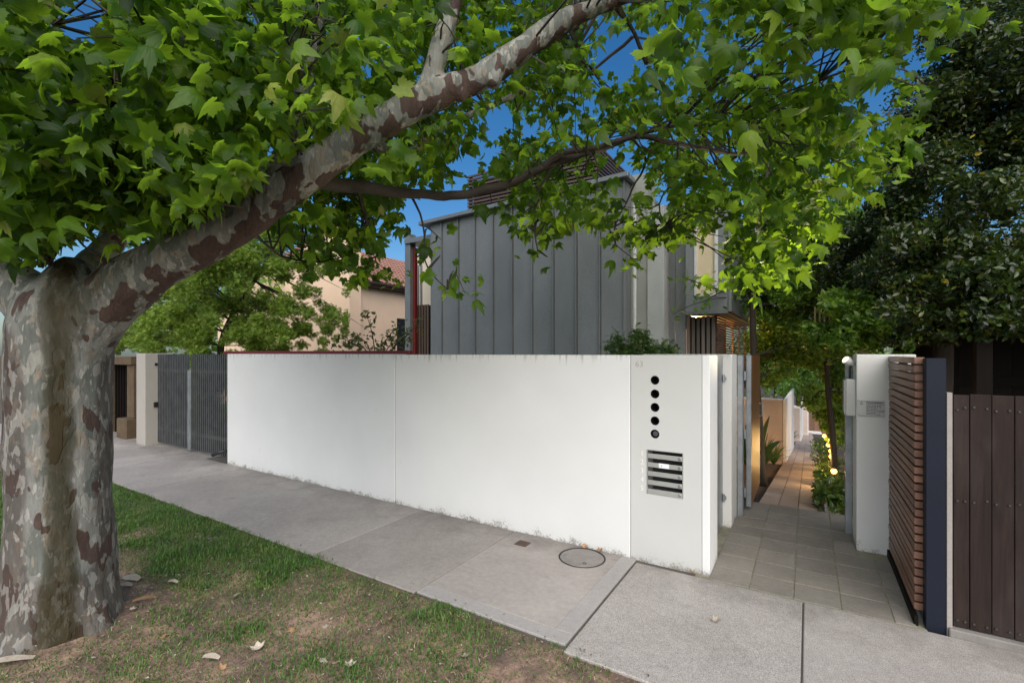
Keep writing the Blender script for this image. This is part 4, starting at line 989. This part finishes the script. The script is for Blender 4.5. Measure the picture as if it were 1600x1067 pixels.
# the mass of leaves is one mesh built from the four leaf shapes
bmall = None
parts_ = [scatter_mesh('crown', *LT[k], LP[rest][sel[rest] == k], LR[rest][sel[rest] == k], LS[rest][sel[rest] == k], M_leaf) for k in range(len(LT))]
def join_meshes(ms, name, mat):
    V = []; F = []; A = []; off = 0
    for q in ms:
        v_ = np.empty(len(q.vertices)*3, np.float32); q.vertices.foreach_get('co', v_); V.append(v_)
        l_ = np.empty(len(q.loops), np.int32); q.loops.foreach_get('vertex_index', l_); F.append(l_+off); off += len(q.vertices)
        a_ = np.empty(len(q.vertices), np.float32); q.attributes['rnd'].data.foreach_get('value', a_); A.append(a_); bpy.data.meshes.remove(q)
    V = np.concatenate(V); F = np.concatenate(F); A = np.concatenate(A); me = bpy.data.meshes.new(name)
    me.vertices.add(len(V)//3); me.vertices.foreach_set('co', V); me.loops.add(len(F)); me.loops.foreach_set('vertex_index', F)
    me.polygons.add(len(F)//3); me.polygons.foreach_set('loop_start', (np.arange(len(F)//3)*3).astype(np.int32)); me.update(calc_edges=True)
    me.materials.append(mat); me.polygons.foreach_set('use_smooth', np.ones(len(F)//3, bool)); at_ = me.attributes.new('rnd', 'FLOAT', 'POINT'); at_.data.foreach_set('value', A); return me
crown = link('crown', join_meshes(parts_, 'crown', M_leaf), pt); crown['kind'] = 'stuff'
lm = []
for k, (tv, tf) in enumerate(LT):
    q = bpy.data.meshes.new('leaf'); q.from_pydata([tuple(x) for x in tv], [], [tuple(map(int, f)) for f in tf]); q.materials.append(M_leaf1); q.polygons.foreach_set('use_smooth', [True]*len(q.polygons)); lm.append(q)
ptl = Vector(pt.location)
for i in big:
    o = bpy.data.objects.new('leaf', lm[sel[i]]); COL.objects.link(o); o.parent = crown
    mt = Matrix(LR[i].tolist()).to_4x4(); s = float(LS[i])
    o.matrix_basis = Matrix.Translation(Vector(LP[i])) @ mt @ Matrix.Scale(s, 4)
bmesh_.add(twv.v, twv.f)
tw = part('twigs', bmesh_, M_twig, pt); tw['kind'] = 'stuff'

# ================================================================== OTHER TREES AND SHRUBS
oval = (np.array([(0, -.5, 0), (.22, -.1, .04), (.2, .2, .03), (0, .55, -.05), (-.2, .2, .03), (-.22, -.1, .04)]), np.array([(0, 1, 2), (0, 2, 3), (0, 3, 4), (0, 4, 5)]))
spray = []
sv = []; sf_ = []
for k in range(7):
    a = R(-65+k*21.6); L = .9-.25*abs(k-3)/3; d = (math.sin(a)*L, math.cos(a)*L); n_ = (-d[1]*.09, d[0]*.09)
    i0 = len(sv); sv += [(d[0]*.1, d[1]*.1, 0), (d[0]*.6+n_[0], d[1]*.6+n_[1], .03), (d[0], d[1], -.06), (d[0]*.6-n_[0], d[1]*.6-n_[1], .03)]; sf_ += [(i0, i0+1, i0+2), (i0, i0+2, i0+3)]
spray = (np.array(sv), np.array(sf_))
def cloud(cl, per, jitter=1.0):
    ps = []; 
    for c, rad in cl:
        n = max(3, int(per*rad*rad)); u = unit(n)*(rng.random((n, 1))**.45)*rad*np.array([1, 1, .8]); ps.append(np.array(c)+u)
    return np.concatenate(ps)
def foliage(name, tmpl, pos, smin, smax, mat, parent, up=.5, fwd=(0, -.2, 0)):
    n = len(pos); nr = np.array([0, 0, up])+unit(n)*.9+np.array(fwd); me = scatter_mesh(name, *tmpl, pos, rot_from(nr, unit(n)+np.array([0, 0, -.3])), rng.uniform(smin, smax, n), mat)
    o = link(name, me, parent); o['kind'] = 'stuff'; return o
M_oval = leaf_mat('glossy_dark_leaf', [(0, (.007, .017, .004)), (.6, (.022, .044, .008)), (.9, (.065, .10, .017)), (.985, (.12, .15, .025)), (1, (.38, .27, .02))], (.14, .2, .02), .2, .3)
M_mid = leaf_mat('garden_leaf', [(0, (.045, .11, .016)), (.6, (.115, .22, .028)), (1, (.23, .32, .05))], (.32, .56, .05), .36, .38)
M_fine = leaf_mat('feathery_leaf', [(0, (.10, .16, .02)), (.5, (.19, .28, .035)), (1, (.33, .40, .08))], (.42, .62, .08), .45, .5)
M_bark2 = simple('grey_brown_bark', (.055, .042, .032), (.022, .017, .013), .9, 9, 60, .4, 0, (1, 1, .3))

# big dark tree on the right
rt = thing('glossy_evergreen', 'big dark glossy-leaved evergreen filling the right side above the fence', 'tree', (2.2, 7.0, 0))
cl = []
tpx = [(1290, 420, 7.5, .8), (1340, 400, 7.0, .8), (1400, 420, 6.4, .75), (1460, 430, 6.0, .7), (1520, 420, 5.6, .7), (1580, 410, 5.4, .7), (1640, 400, 5.2, .7), (1310, 330, 7.5, .7), (1400, 330, 6.8, .9), (1460, 300, 6.3, .9), (1530, 290, 5.9, .9), (1600, 280, 5.5, .9),
       (1420, 200, 6.8, .7), (1480, 180, 6.4, .8), (1540, 150, 6.0, .9), (1600, 130, 5.6, .9), (1470, 90, 6.6, .5), (1530, 40, 6.2, .8), (1600, 20, 5.8, .9), (1660, 200, 5.4, 1), (1580, -60, 6.2, .9), (1500, -40, 6.8, .5), (1450, 440, 4.6, .4), (1500, 450, 4.4, .4), (1550, 440, 4.2, .4), (1600, 440, 4.1, .4), (1520, 390, 4.5, .5), (1600, 380, 4.3, .5), (1460, 380, 4.8, .5), (1480, 495, 4.3, .22), (1540, 490, 4.1, .25), (1590, 495, 4.0, .25), (1420, 520, 5.2, .25), (1310, 500, 8.2, .25), (1290, 470, 8.4, .35), (1330, 450, 8.0, .3), (1360, 540, 7.6, .4), (1400, 540, 7.2, .35), (1440, 510, 6.8, .35), (1560, 470, 5.6, .35), (1600, 470, 5.4, .35), (1380, 510, 7.4, .4), (1350, 470, 7.6, .5), (1410, 480, 6.6, .35), (1460, 490, 6.2, .35), (1520, 470, 5.8, .35), (1360, 480, 7.4, .35), (1320, 470, 7.8, .35), (1380, 260, 7.2, .45)]
for a, b_, z, r in tpx:
    c = P(a, b_, z); 
    for k in range(8): cl.append((tuple(c+Vector(rng.normal(size=3)*r*.55)), r*rng.uniform(.25, .5)))
pos = cloud(cl, 6500); pa, pb, pz = PROJ(pos)
edge = np.interp(pb, [0, 60, 200, 300, 420, 560], [1450, 1440, 1400, 1375, 1265, 1320])
keep = (pa > edge+rng.normal(size=len(pa))*16) & (pos[:, 1] > 4.35) & (pos[:, 2] > 1.9)
pos = pos[keep]
tb = MB(); q = P(1490, 552, 6.4); q.z = 0
tl_ = [q+Vector((0, .9, -.2)), q+Vector((.05, .9, 1.5)), P(1480, 400, 7.0), P(1500, 200, 6.9), P(1530, 0, 6.6)]
a, r_ = dens(tl_, [.15, .13, .10, .07, .04], 4); tb.tube(a, r_, 10)
part('trunk', tb, M_bark2, rt, smooth=True)
lb_ = MB()
for L in ([(1480, 400, 7.0, .05), (1400, 330, 6.9, .03), (1340, 300, 7.2, .015)], [(1500, 250, 6.9, .05), (1580, 180, 6.2, .03), (1640, 100, 5.8, .02)], [(1500, 440, 6.0, .03), (1470, 445, 5.6, .02), (1440, 460, 5.4, .01)], [(1510, 300, 5.5, .008), (1515, 345, 5.4, .007), (1530, 420, 5.3, .005)], [(1560, 350, 5.2, .006), (1585, 400, 5.1, .005)], [(1480, 420, 6.0, .02), (1560, 440, 5.4, .012)]):
    a, r_ = dens(*pts_(L), 3); lb_.tube(a, r_, 6)
part('branches', lb_, M_bark2, rt, kind='stuff')
foliage('crown', oval, pos, .045, .085, M_oval, rt, .55, (-.2, -.35, 0))

# trees along the path (behind the gate)
def simple_tree(name, label, base, trunkpts, cl, per, smin, smax, mat, tmpl=oval, rad=(.09, .03), group=None, cond=None):
    o = thing(name, label, 'tree', base, group)
    a, r_ = dens([Vector(p) for p in trunkpts], list(np.linspace(rad[0], rad[1], len(trunkpts))), 3)
    part('trunk', MB().tube(a, r_, 8), M_bark2, o, smooth=True)
    pos = cloud(cl, per)
    if cond is not None: pos = pos[cond(pos)]
    br_ = MB()
    for c, r in cl[::3]:
        j = min(a, key=lambda p: (p-Vector(c)).length); br_.tube([j, (j+Vector(c))/2+Vector((0, 0, .1)), Vector(c)], [.02, .012, .004], 4)
    part('branches', br_, M_bark2, o, kind='stuff')
    foliage('crown', tmpl, pos, smin, smax, mat, o); return o
def blob(a, b_, z, r, k=5): 
    c = P(a, b_, z); return [(tuple(c+Vector(rng.normal(size=3)*r*.5)), r*rng.uniform(.4, .65)) for _ in range(k)]
nosee = lambda p: (lambda q: ~((q[0] > 1150) & (q[0] < 1290) & (q[1] > 600)))(PROJ(p))
cl = [];
for q in ((1185, 350, 8.8, .7), (1200, 420, 8.6, .75), (1225, 340, 9.2, .85), (1215, 490, 8.8, .7), (1240, 440, 9.3, .8), (1190, 290, 9, .7), (1235, 260, 9.4, .9), (1190, 500, 8.5, .4), (1200, 560, 8.8, .4), (1225, 560, 9.5, .5), (1180, 440, 8.4, .4), (1250, 380, 9.5, .9), (1245, 520, 9.6, .6)): cl += blob(*q, 7)
simple_tree('path_tree', 'mid green leafy tree left of the path, close beside the grey house', (XA(1188, 8.9), 8.9, gz(8.9)), [(XA(1190, 8.9), 8.9, gz(8.9)-.1), (XA(1184, 8.9), 8.9, .9), (XA(1176, 9.0), 9.0, 2.2), (XA(1180, 9.2), 9.2, 3.6), (XA(1200, 9.5), 9.5, 5)], cl, 2300, .07, .13, M_mid, cond=lambda p: (PROJ(p)[1] < 604) & (p[:, 0] > -.98) & (p[:, 1] > 7.3), rad=(.075, .03))
cl = []
for q in ((1262, 520, 17, 1.3), (1245, 600, 20, 1.0), (1290, 560, 16, 1.2), (1270, 450, 18, 1.6), (1280, 380, 17, 1.6), (1265, 600, 24, 1.1), (1285, 620, 26, 1.2), (1268, 330, 18, 1.5)): cl += blob(*q, 6)
simple_tree('path_tree', 'tall green tree over the far end of the path, behind the nearer ones', (XA(1292, 17), 17, gz(17)), [(XA(1300, 17), 17, gz(17)-.1), (XA(1294, 17), 17, .5), (XA(1284, 17), 17, 4), (XA(1280, 17.5), 17.5, 7)], cl, 900, .12, .22, M_mid, cond=lambda p: PROJ(p)[1] < np.where(PROJ(p)[0] < 1262, 618, 665), rad=(.12, .05))
cl = []
for q in ((1305, 560, 10.5, .75), (1320, 600, 9.5, .5), (1300, 620, 11, .6), (1290, 420, 8.5, .45), (1320, 400, 8.2, .45), (1270, 380, 9, .6), (1345, 450, 8, .4), (1370, 500, 6.2, .3), (1405, 530, 6.4, .26), (1352, 530, 6.4, .22), (1425, 500, 6.2, .3), (1300, 350, 9, .6), (1275, 460, 9, .4), (1315, 520, 10, .7), (1312, 505, 6.3, 0.35), (1300, 530, 6.3, 0.3), (1335, 490, 6.2, 0.3), (1290, 490, 6.6, 0.35), (1330, 520, 6.2, 0.25), (1330, 540, 9, .6), (1308, 660, 10.5, .45)): cl += blob(*q, 6)
simple_tree('path_tree', 'slim dark tree right of the path behind the amber lamps', (XA(1300, 10.5), 10.5, gz(10.5)), [(XA(1306, 10.5), 10.5, gz(10.5)-.1), (XA(1300, 10.5), 10.5, .4), (XA(1292, 10.6), 10.6, 1.5), (XA(1298, 10.6), 10.6, 3)], cl, 3600, .06, .12, M_mid, rad=(.06, .03), cond=lambda p: p[:, 1] > 7.0)
cl = []
for k in range(46):
    cl.append(((rng.uniform(-9, 12), rng.uniform(60, 68), rng.uniform(-6, 9)), rng.uniform(1.6, 2.8)))
pos = cloud(cl, 42)
wd = thing('tree_belt', 'belt of green trees beyond the far end of the path', 'trees', (0, 64, gz(62)))
bwn = MB()
for k in range(9): x = -8+k*2.3; bwn.cyl((x, 64, gz(62)-.1), (x+.3, 64, 3), .2, .1, 8)
part('trunks', bwn, M_bark2, wd, kind='stuff'); foliage('crown', oval, pos, .35, .7, M_mid, wd)

def ragged(a, b_, z, r, k=10):
    c = P(a, b_, z); return [(tuple(c+Vector(rng.normal(size=3)*r*np.array([.75, .75, .5]))), r*rng.uniform(.18, .42)) for _ in range(k)]
# feathery tree left behind the driveway gate
cl = []
for q in ((215, 540, 12, .6), (240, 500, 12, .9), (290, 470, 12, 1.0), (340, 440, 12, 1.1), (400, 420, 12, 1.1), (440, 390, 12, .8), (470, 430, 12.3, .8), (500, 470, 12.4, .6), (380, 490, 12, 1.0), (320, 520, 11.5, .9), (260, 540, 11.5, .7), (440, 480, 12, .8), (480, 510, 12.2, .7), (420, 530, 11.8, .7), (370, 540, 11.6, .6), (515, 510, 12.4, .45), (270, 600, 11.5, .5), (310, 610, 11.3, .55), (345, 620, 11.0, .5), (290, 650, 11.2, .5), (330, 660, 11, .5), (350, 580, 11.2, .5), (250, 430, 12.4, .9), (330, 380, 12.6, .9), (430, 360, 12.2, .4)): cl += ragged(*q, 13)
o = simple_tree('feathery_tree', 'soft feathery bright green tree behind the driveway gate', (P(350, 552, 12.3).x, P(350, 552, 12.3).y, 0), [P(350, 600, 12.4), P(345, 540, 12.4), P(370, 480, 12.4), P(410, 420, 12.3), P(430, 380, 12.2)], cl, 3600, .055, .12, M_fine, spray, (.10, .03), cond=lambda p: (p[:, 1] > 4.6) & (rng.random(len(p)) < np.interp(PROJ(p)[0], [400, 470, 545, 546], [1, .85, .55, 0])))
# bigger trees far left so no bare horizon shows there
cl = [((rng.uniform(-40, -17), rng.uniform(9, 20), rng.uniform(1, 8)), rng.uniform(1.2, 2.2)) for _ in range(40)]
simple_tree('street_tree', 'large green tree behind the sandstone gateway at the far left', (-24, 13, 0), [(-24, 13, -.5), (-24, 13, 3), (-23.5, 13, 7)], cl, 60, .25, .5, M_mid, oval, (.3, .1), cond=lambda p: PROJ(p)[0] < 440)

# shrubs above the wall
def shrub(name, label, stems, leafsize, mat, n, base, tmpl=oval, group=None):
    o = thing(name, label, 'shrub', base, group); sm_ = MB(); lp = []
    for L in stems:
        a, r_ = dens([Vector(p) for p in L], list(np.linspace(.012, .003, len(L))), 4); sm_.tube(a, r_, 5)
        A = np.array([tuple(p) for p in a[2:]]); idx = rng.integers(0, len(A), n); lp.append(A[idx]+rng.normal(size=(n, 3))*leafsize*.7)
    part('stems', sm_, M_bark2, o); foliage('leaves', tmpl, np.concatenate(lp), leafsize*.7, leafsize*1.3, mat, o); return o
M_shrub = leaf_mat('shrub_leaf', [(0, (.05, .06, .02)), (.5, (.10, .125, .035)), (1, (.17, .16, .06))], (.3, .35, .08), .3, .4)
s0 = P(590, 600, 7.5)
stems = [[s0, P(585, 545, 7.5), P(580, 515, 7.5), P(572, 490, 7.5)], [s0, P(600, 540, 7.5), P(612, 520, 7.4), P(625, 508, 7.4)], [s0, P(575, 540, 7.5), P(555, 530, 7.6), P(535, 535, 7.6)], [s0, P(605, 545, 7.5), P(625, 535, 7.5), P(638, 530, 7.5)], [s0, P(570, 545, 7.5), P(548, 540, 7.5), P(520, 542, 7.5)], [s0, P(612, 548, 7.4), P(640, 520, 7.4), P(655, 502, 7.4)]]
stems = [[Vector((q.x, q.y, min(q.z, 9))) for q in L] for L in stems]
shrub('garden_shrub', 'sparse olive leaved shrub rising above the white wall beside the beige house', stems, .085, M_shrub, 70, (s0.x, s0.y, 0))
M_fern = leaf_mat('soft_green_leaf', [(0, (.03, .07, .015)), (.5, (.06, .12, .025)), (1, (.12, .18, .04))], (.25, .42, .06), .35, .45)
s0 = P(1000, 590, 5.6); stems = []
for a, b_ in ((955, 540), (965, 528), (975, 545), (985, 532), (998, 524), (1005, 518), (1015, 532), (1028, 540), (1042, 545), (1050, 547), (990, 546), (1012, 547)):
    stems.append([s0, P((a+1000)/2, 560, 5.6), P(a, b_+6, 5.6), P(a+rng.uniform(-8, 8), b_, 5.6)])
shrub('garden_shrub', 'low ferny bright green shrub above the wall over the letterboxes', stems, .06, M_fern, 110, (s0.x, s0.y, 0), spray)
# sprig in front of the bay window
s0 = P(1165, 470, 8.0); stems = [[s0, P(1130, 455, 7.6), P(1105, 445, 7.4), P(1092, 440, 7.3)], [s0, P(1130, 465, 7.6), P(1085, 475, 7.4), P(1050, 492, 7.3)], [P(1130, 455, 7.6), P(1110, 465, 7.5), P(1098, 478, 7.5)], [P(1130, 455, 7.6), P(1085, 440, 7.4), P(1065, 432, 7.3)]]
shrub('overhanging_shrub', 'thin leafy sprig hanging across the bay window', stems, .10, M_mid, 26, (s0.x, s0.y, gz(s0.y)))

# strap leaved clumps and bed planting along the path
def strap(name, label, base, n, L, mat, group=None, wid=.018):
    o = thing(name, label, 'plant', base, group); tv = []; tf = []
    mbx = MB(); B0 = Vector(base)
    for k in range(n):
        a = rng.uniform(0, 2*math.pi); d = Vector((math.cos(a), math.sin(a), 0)); l = L*rng.uniform(.6, 1.1); sp_a = rng.uniform(.25, .95); s_ = Vector((-d.y, d.x, 0))*wid*rng.uniform(.6, 1.1)
        pts = [B0+d*(l*sp_a*t_)+Vector((0, 0, l*(t_*1.15-.75*sp_a*t_*t_))) for t_ in (0, .3, .6, .85, 1)]; ws = [.7, 1, .9, .5, .05]
        vs = []
        for p, w_ in zip(pts, ws): vs += [p-s_*w_, p+s_*w_]
        mbx.add(vs, [(2*i, 2*i+1, 2*i+3, 2*i+2) for i in range(4)])
    q = part('leaves', mbx, mat, o, kind='stuff'); return o
M_strap = leaf_mat('strap_leaf', [(0, (.03, .07, .02)), (1, (.08, .15, .04))], (.2, .36, .06), .3, .4, attr=False)
strap('strap_plant', 'grassy strap leaved clump at the left of the path before the courtyard wall', (-.78, 10.2, gz(10.2)), 90, .85, M_strap)
strap('strap_plant', 'smaller grassy clump against the foot of the first courtyard wall', (-.66, 12.2, gz(12.2)), 60, .6, M_strap)
strap('strap_plant', 'grassy clump between the first and second courtyard walls', (-.75, 25, gz(25)), 70, .9, M_strap, wid=.03)
strap('broadleaf_plant', 'plant with a few broad dark leaves beside the open timber gate', (-.85, 9.6, gz(9.6)), 12, 1.1, M_strap, wid=.075)
hl = ['nearest leafy low shrub in the bed at the start of the path', 'low shrub just before the nearest amber lamp', 'low shrub just beyond the nearest amber lamp', 'low shrub beside the second amber lamp',
      'low shrub beside the third amber lamp', 'low shrub by the fourth and fifth amber lamps', 'low shrub before the farthest amber lamp', 'broad low shrub past the farthest amber lamp']
M_hedge = leaf_mat('hedge_leaf', [(0, (.025, .055, .01)), (.6, (.06, .11, .015)), (1, (.13, .17, .03))], (.25, .38, .04), .3, .35)
for (x, Y, r), lab in zip(((.27, 7.0, .32), (.29, 8.0, .27), (.32, 9.3, .26), (.34, 10.5, .27), (.36, 11.9, .29), (.38, 13.6, .33), (.42, 16.2, .42), (.5, 20.5, .55)), hl):
    o = thing('hedge_shrub', lab, 'shrub', (x, Y, gz(Y)), 'low shrubs along the lit path')
    st2 = MB()
    for k in range(7):
        a = rng.uniform(0, 6.28); st2.tube([(x, Y, gz(Y)-.05), (x+.4*r*math.cos(a), Y+.8*r*math.sin(a), gz(Y)+r*.9)], [.008, .003], 4)
    part('stems', st2, M_bark2, o)
    cl = [((x+rng.normal()*r*.3, Y+rng.normal()*r*.9, gz(Y)+rng.uniform(.1, .6)*r*1.1), r*.42) for _ in range(14)]
    pos = cloud(cl, 3000 if Y < 12 else 1200); pos = pos[(pos[:, 0] > .05) & (pos[:, 2] > -SLOPE*(pos[:, 1]-SY))]; 
    foliage('leaves', oval, pos, .05, .10, M_hedge, o)
solo('bed_soil', MB().add([(.345, SY+.03, -.02), (1.0, SY+.03, -.02), (1.0, 30, gz(30)+.02), (.345, 30, gz(30)+.02)], [(0, 1, 2, 3)]), M_soil, 'dark soil of the planted bed right of the path', 'soil', kind='structure')

# ================================================================== GRASS AND LITTER
NB = 410000
xs = rng.uniform(-10.5, -.6, NB); yy = rng.uniform(-1.8, 2.70, NB)
pa, pb, pz = PROJ(np.stack([xs, yy, np.zeros(NB)], 1)); vis = (pz > .6) & (pa > -120) & (pa < 1080) & (pb < 1150) & (pb > 700); vis |= rng.random(NB) < .3
xs, yy, pz = xs[vis], yy[vis], pz[vis]
ok = np.zeros(len(xs), bool); hgt = np.zeros(len(xs)); bar_ = np.zeros(len(xs))
for i in range(len(xs)):
    bb = bare(float(xs[i]), float(yy[i])); bar_[i] = bb
    pr0 = 1.0 if bb < .45 else max(.12, 1-(bb-.45)*1.7)
    ok[i] = random.random() < pr0 and not (yy[i] > 2.66+.03*noise.noise((float(xs[i])*5, 0, 0)))
    hgt[i] = verge_h(float(xs[i]), float(yy[i]))
xs, yy, hgt, bar_ = xs[ok], yy[ok], hgt[ok], bar_[ok]; n = len(xs)
blade = (np.array([(-.09, 0, 0), (.09, 0, 0), (.065, .12, .55), (-.065, .12, .55), (0, .38, 1.0)]), np.array([(0, 1, 2), (0, 2, 3), (3, 2, 4)]))
dry = rng.random(n) < np.clip(.08+.5*(bar_-.45), .05, .55)
az = rng.uniform(0, 2*math.pi, n); lean = np.where(dry, rng.uniform(.5, 1.3, n), rng.uniform(.05, .6, n))
nz = np.stack([np.sin(lean)*np.cos(az), np.sin(lean)*np.sin(az), np.cos(lean)], 1)
tipd = np.stack([np.cos(az), np.sin(az), np.full(n, .0)], 1)+rng.normal(size=(n, 3))*.2
sc_ = np.where(bar_ < .4, rng.uniform(.022, .048, n), rng.uniform(.016, .036, n))*(1+.35*np.array([noise.noise((float(a)*2.3, float(b2)*2.3, 4)) for a, b2 in zip(xs, yy)]))
tuft = np.array([noise.noise((float(a)*3.7, float(b2)*3.7, 14)) for a, b2 in zip(xs, yy)])
rv = np.where(dry, rng.uniform(.78, 1.0, n), np.clip(rng.uniform(.05, .62, n)+tuft*.35, 0, .72))
M_grass = leaf_mat('grass_blade', [(0, (.036, .105, .016)), (.3, (.065, .165, .02)), (.62, (.13, .22, .034)), (.74, (.17, .18, .06)), (.80, (.36, .29, .17)), (1, (.52, .41, .27))], (.22, .34, .06), .25, .5)
me = scatter_mesh('grass', *blade, np.stack([xs, yy, hgt-.003], 1), rot_from(nz, tipd), sc_, M_grass, rv)
setp(link('grass', me), 'patchy short grass with bare earth on the street verge', 'grass', kind='stuff')
# shredded litter
n = 6500; xs = rng.uniform(-6.5, -.4, n); yy = rng.uniform(-.6, 2.75, n)
chip = (np.array([(-.5, -.2, 0), (.1, -.3, .05), (.5, 0, 0), (.05, .3, .08)]), np.array([(0, 1, 2), (0, 2, 3)]))
z_ = np.array([verge_h(float(a), float(b2))+.012 if b2 < 2.64 else .006 for a, b2 in zip(xs, yy)])
keepn = (yy < 2.66) | (rng.random(n) < .12); xs, yy, z_ = xs[keepn], yy[keepn], z_[keepn]; n = len(xs)
M_chip = leaf_mat('leaf_litter', [(0, (.07, .045, .03)), (.5, (.20, .13, .08)), (.8, (.34, .25, .17)), (1, (.55, .50, .45))], (.3, .2, .1), .1, .8)
me = scatter_mesh('litter', *chip, np.stack([xs, yy, z_], 1), rot_from(np.array([0, 0, 1.])+unit(n)*.35, unit(n)), rng.uniform(.006, .026, n), M_chip)
setp(link('leaf_litter', me), 'fine dry leaf crumbs scattered over the verge', 'litter', kind='stuff')
# countable fallen leaves and bark flakes
def ground_pt(a, b_):
    Z = EYE*FPX/(b_-HOR); p = P(a, b_, Z); p.z = verge_h(p.x, p.y)+.012 if p.y < 2.65 else .008; return p
M_dry = simple('dry_leaf', (.40, .24, .12), (.24, .13, .07), .8, 20, 80, .2, rand=.6)
M_pale = simple('pale_dry_leaf', (.46, .40, .33), (.30, .25, .19), .8, 20, 80, .2, rand=.4)
dl = [leaf_tmpl(-.55, .35), leaf_tmpl(.5, -.35)]
dm = {}
for nm, mt_ in (('tan', M_dry), ('pale', M_pale)):
    for k, (tv, tf) in enumerate(dl):
        q = bpy.data.meshes.new('fallen_leaf'); q.from_pydata([tuple(x) for x in tv], [], [tuple(map(int, f)) for f in tf]); q.materials.append(mt_); dm[nm, k] = q
FL = [('tan', 608, 975, 'orange tan dead leaf on the earth nearest the footpath corner slab'), ('tan', 690, 1018, 'tan dead leaf on bare earth below the corner slab, right of the others'),
      ('pale', 727, 1030, 'small pale dead leaf beside the tan leaf below the corner slab'), ('tan', 255, 1000, 'tan dead leaf on the dry patch right of the trunk foot'),
      ('pale', 403, 1018, 'bleached dead leaf on dark earth in the middle of the verge'), ('pale', 506, 1040, 'brightest white dead leaf near the bottom of the verge'),
      ('pale', 365, 938, 'pale dead leaf in the greener grass above the bare patch'), ('tan', 495, 1004, 'reddish tan dead leaf just above the brightest white one'),
      ('tan', 345, 1050, 'large yellow tan dead leaf at the bottom edge of the verge'), ('pale', 462, 877, 'pale dead leaf in grass close to the footpath edge'),
      ('pale', 547, 1046, 'curled pale dead leaf at the bottom edge, right of the white one'), ('pale', 508, 980, 'pale dead leaf between two green grass tufts'),
      ('pale', 205, 968, 'small white dead leaf on the earth by the trunk root'), ('tan', 460, 985, 'tan dead leaf beside the dry straw patch')]
for k, (nm, a, b_, lab) in enumerate(FL):
    o = bpy.data.objects.new('fallen_leaf', dm[nm, k % 2]); COL.objects.link(o); o.location = ground_pt(a, b_); s = rng.uniform(.05, .085); o.scale = (s*1.1, s*.8, s*.8)
    o.rotation_euler = (rng.uniform(-.5, .5), rng.uniform(-.5, .5), rng.uniform(0, 6.28))
    setp(o, lab, 'dead leaf', 'dead leaves on the verge')
for (a, b_, c_), lab in zip((((905, 888, 1)), (1118, 972, 0), (1083, 897, 1), (942, 852, 1)), ('small orange dead leaf against the foot of the wall by the manhole', 'pale yellow dead leaf alone on the right footpath slab', 'brown dead leaves at the foot of the letterbox panel', 'orange dead leaf on the rim of the manhole cover')):
    o = bpy.data.objects.new('fallen_leaf', dm['tan' if c_ else 'pale', 0]); COL.objects.link(o); o.location = ground_pt(a, b_); o.scale = (.06,)*3; o.rotation_euler = (.2, .1, a)
    if (a, b_) == (905, 888): o.location = (-1.75, 4.06, .01)
    if (a, b_) == (942, 852): o.location = (-1.60, 4.05, .012)
    setp(o, lab, 'dead leaf')
def flake_mesh(L, w_):
    vs = []; fs = []
    for i in range(6):
        t_ = i/5-.5; wv = w_*(1-abs(t_)*1.4)+.004; vs += [(t_*L, -wv, .012*math.cos(t_*3)+.004), (t_*L, wv, .012*math.cos(t_*3)+.012)]
        if i: fs.append((2*i-2, 2*i, 2*i+1, 2*i-1))
    return MB().add(vs, fs)
BF = [(15, 1050, .22, .022, .9, 'long pale curled bark strip at the bottom left corner of the verge'), (45, 1026, .14, .012, .3, 'short grey bark strip just above the corner strip, in front of the trunk'), (225, 952, .13, .012, 1.2, 'reddish bark sliver on the earth right of the trunk'), (205, 916, .15, .04, .4, 'broad white bark flake against the right root of the trunk'), (196, 930, .09, .02, .7, 'small bark flake below the broad white one at the root'), (270, 918, .08, .012, .5, 'thin bark sliver on the bare earth farther right of the trunk'), (330, 1036, .10, .016, .5, 'bark curl among dry grass at the bottom of the verge')]
for a, b_, L, w_, rz, lab in BF:
    o = link('bark_flake', flake_mesh(L, w_).mesh('bark_flake', M_pale if L != .13 else M_dry), None, ground_pt(a, b_)+Vector((0, 0, .006))); o.rotation_euler = (0, .05, rz)
    setp(o, lab, 'bark')
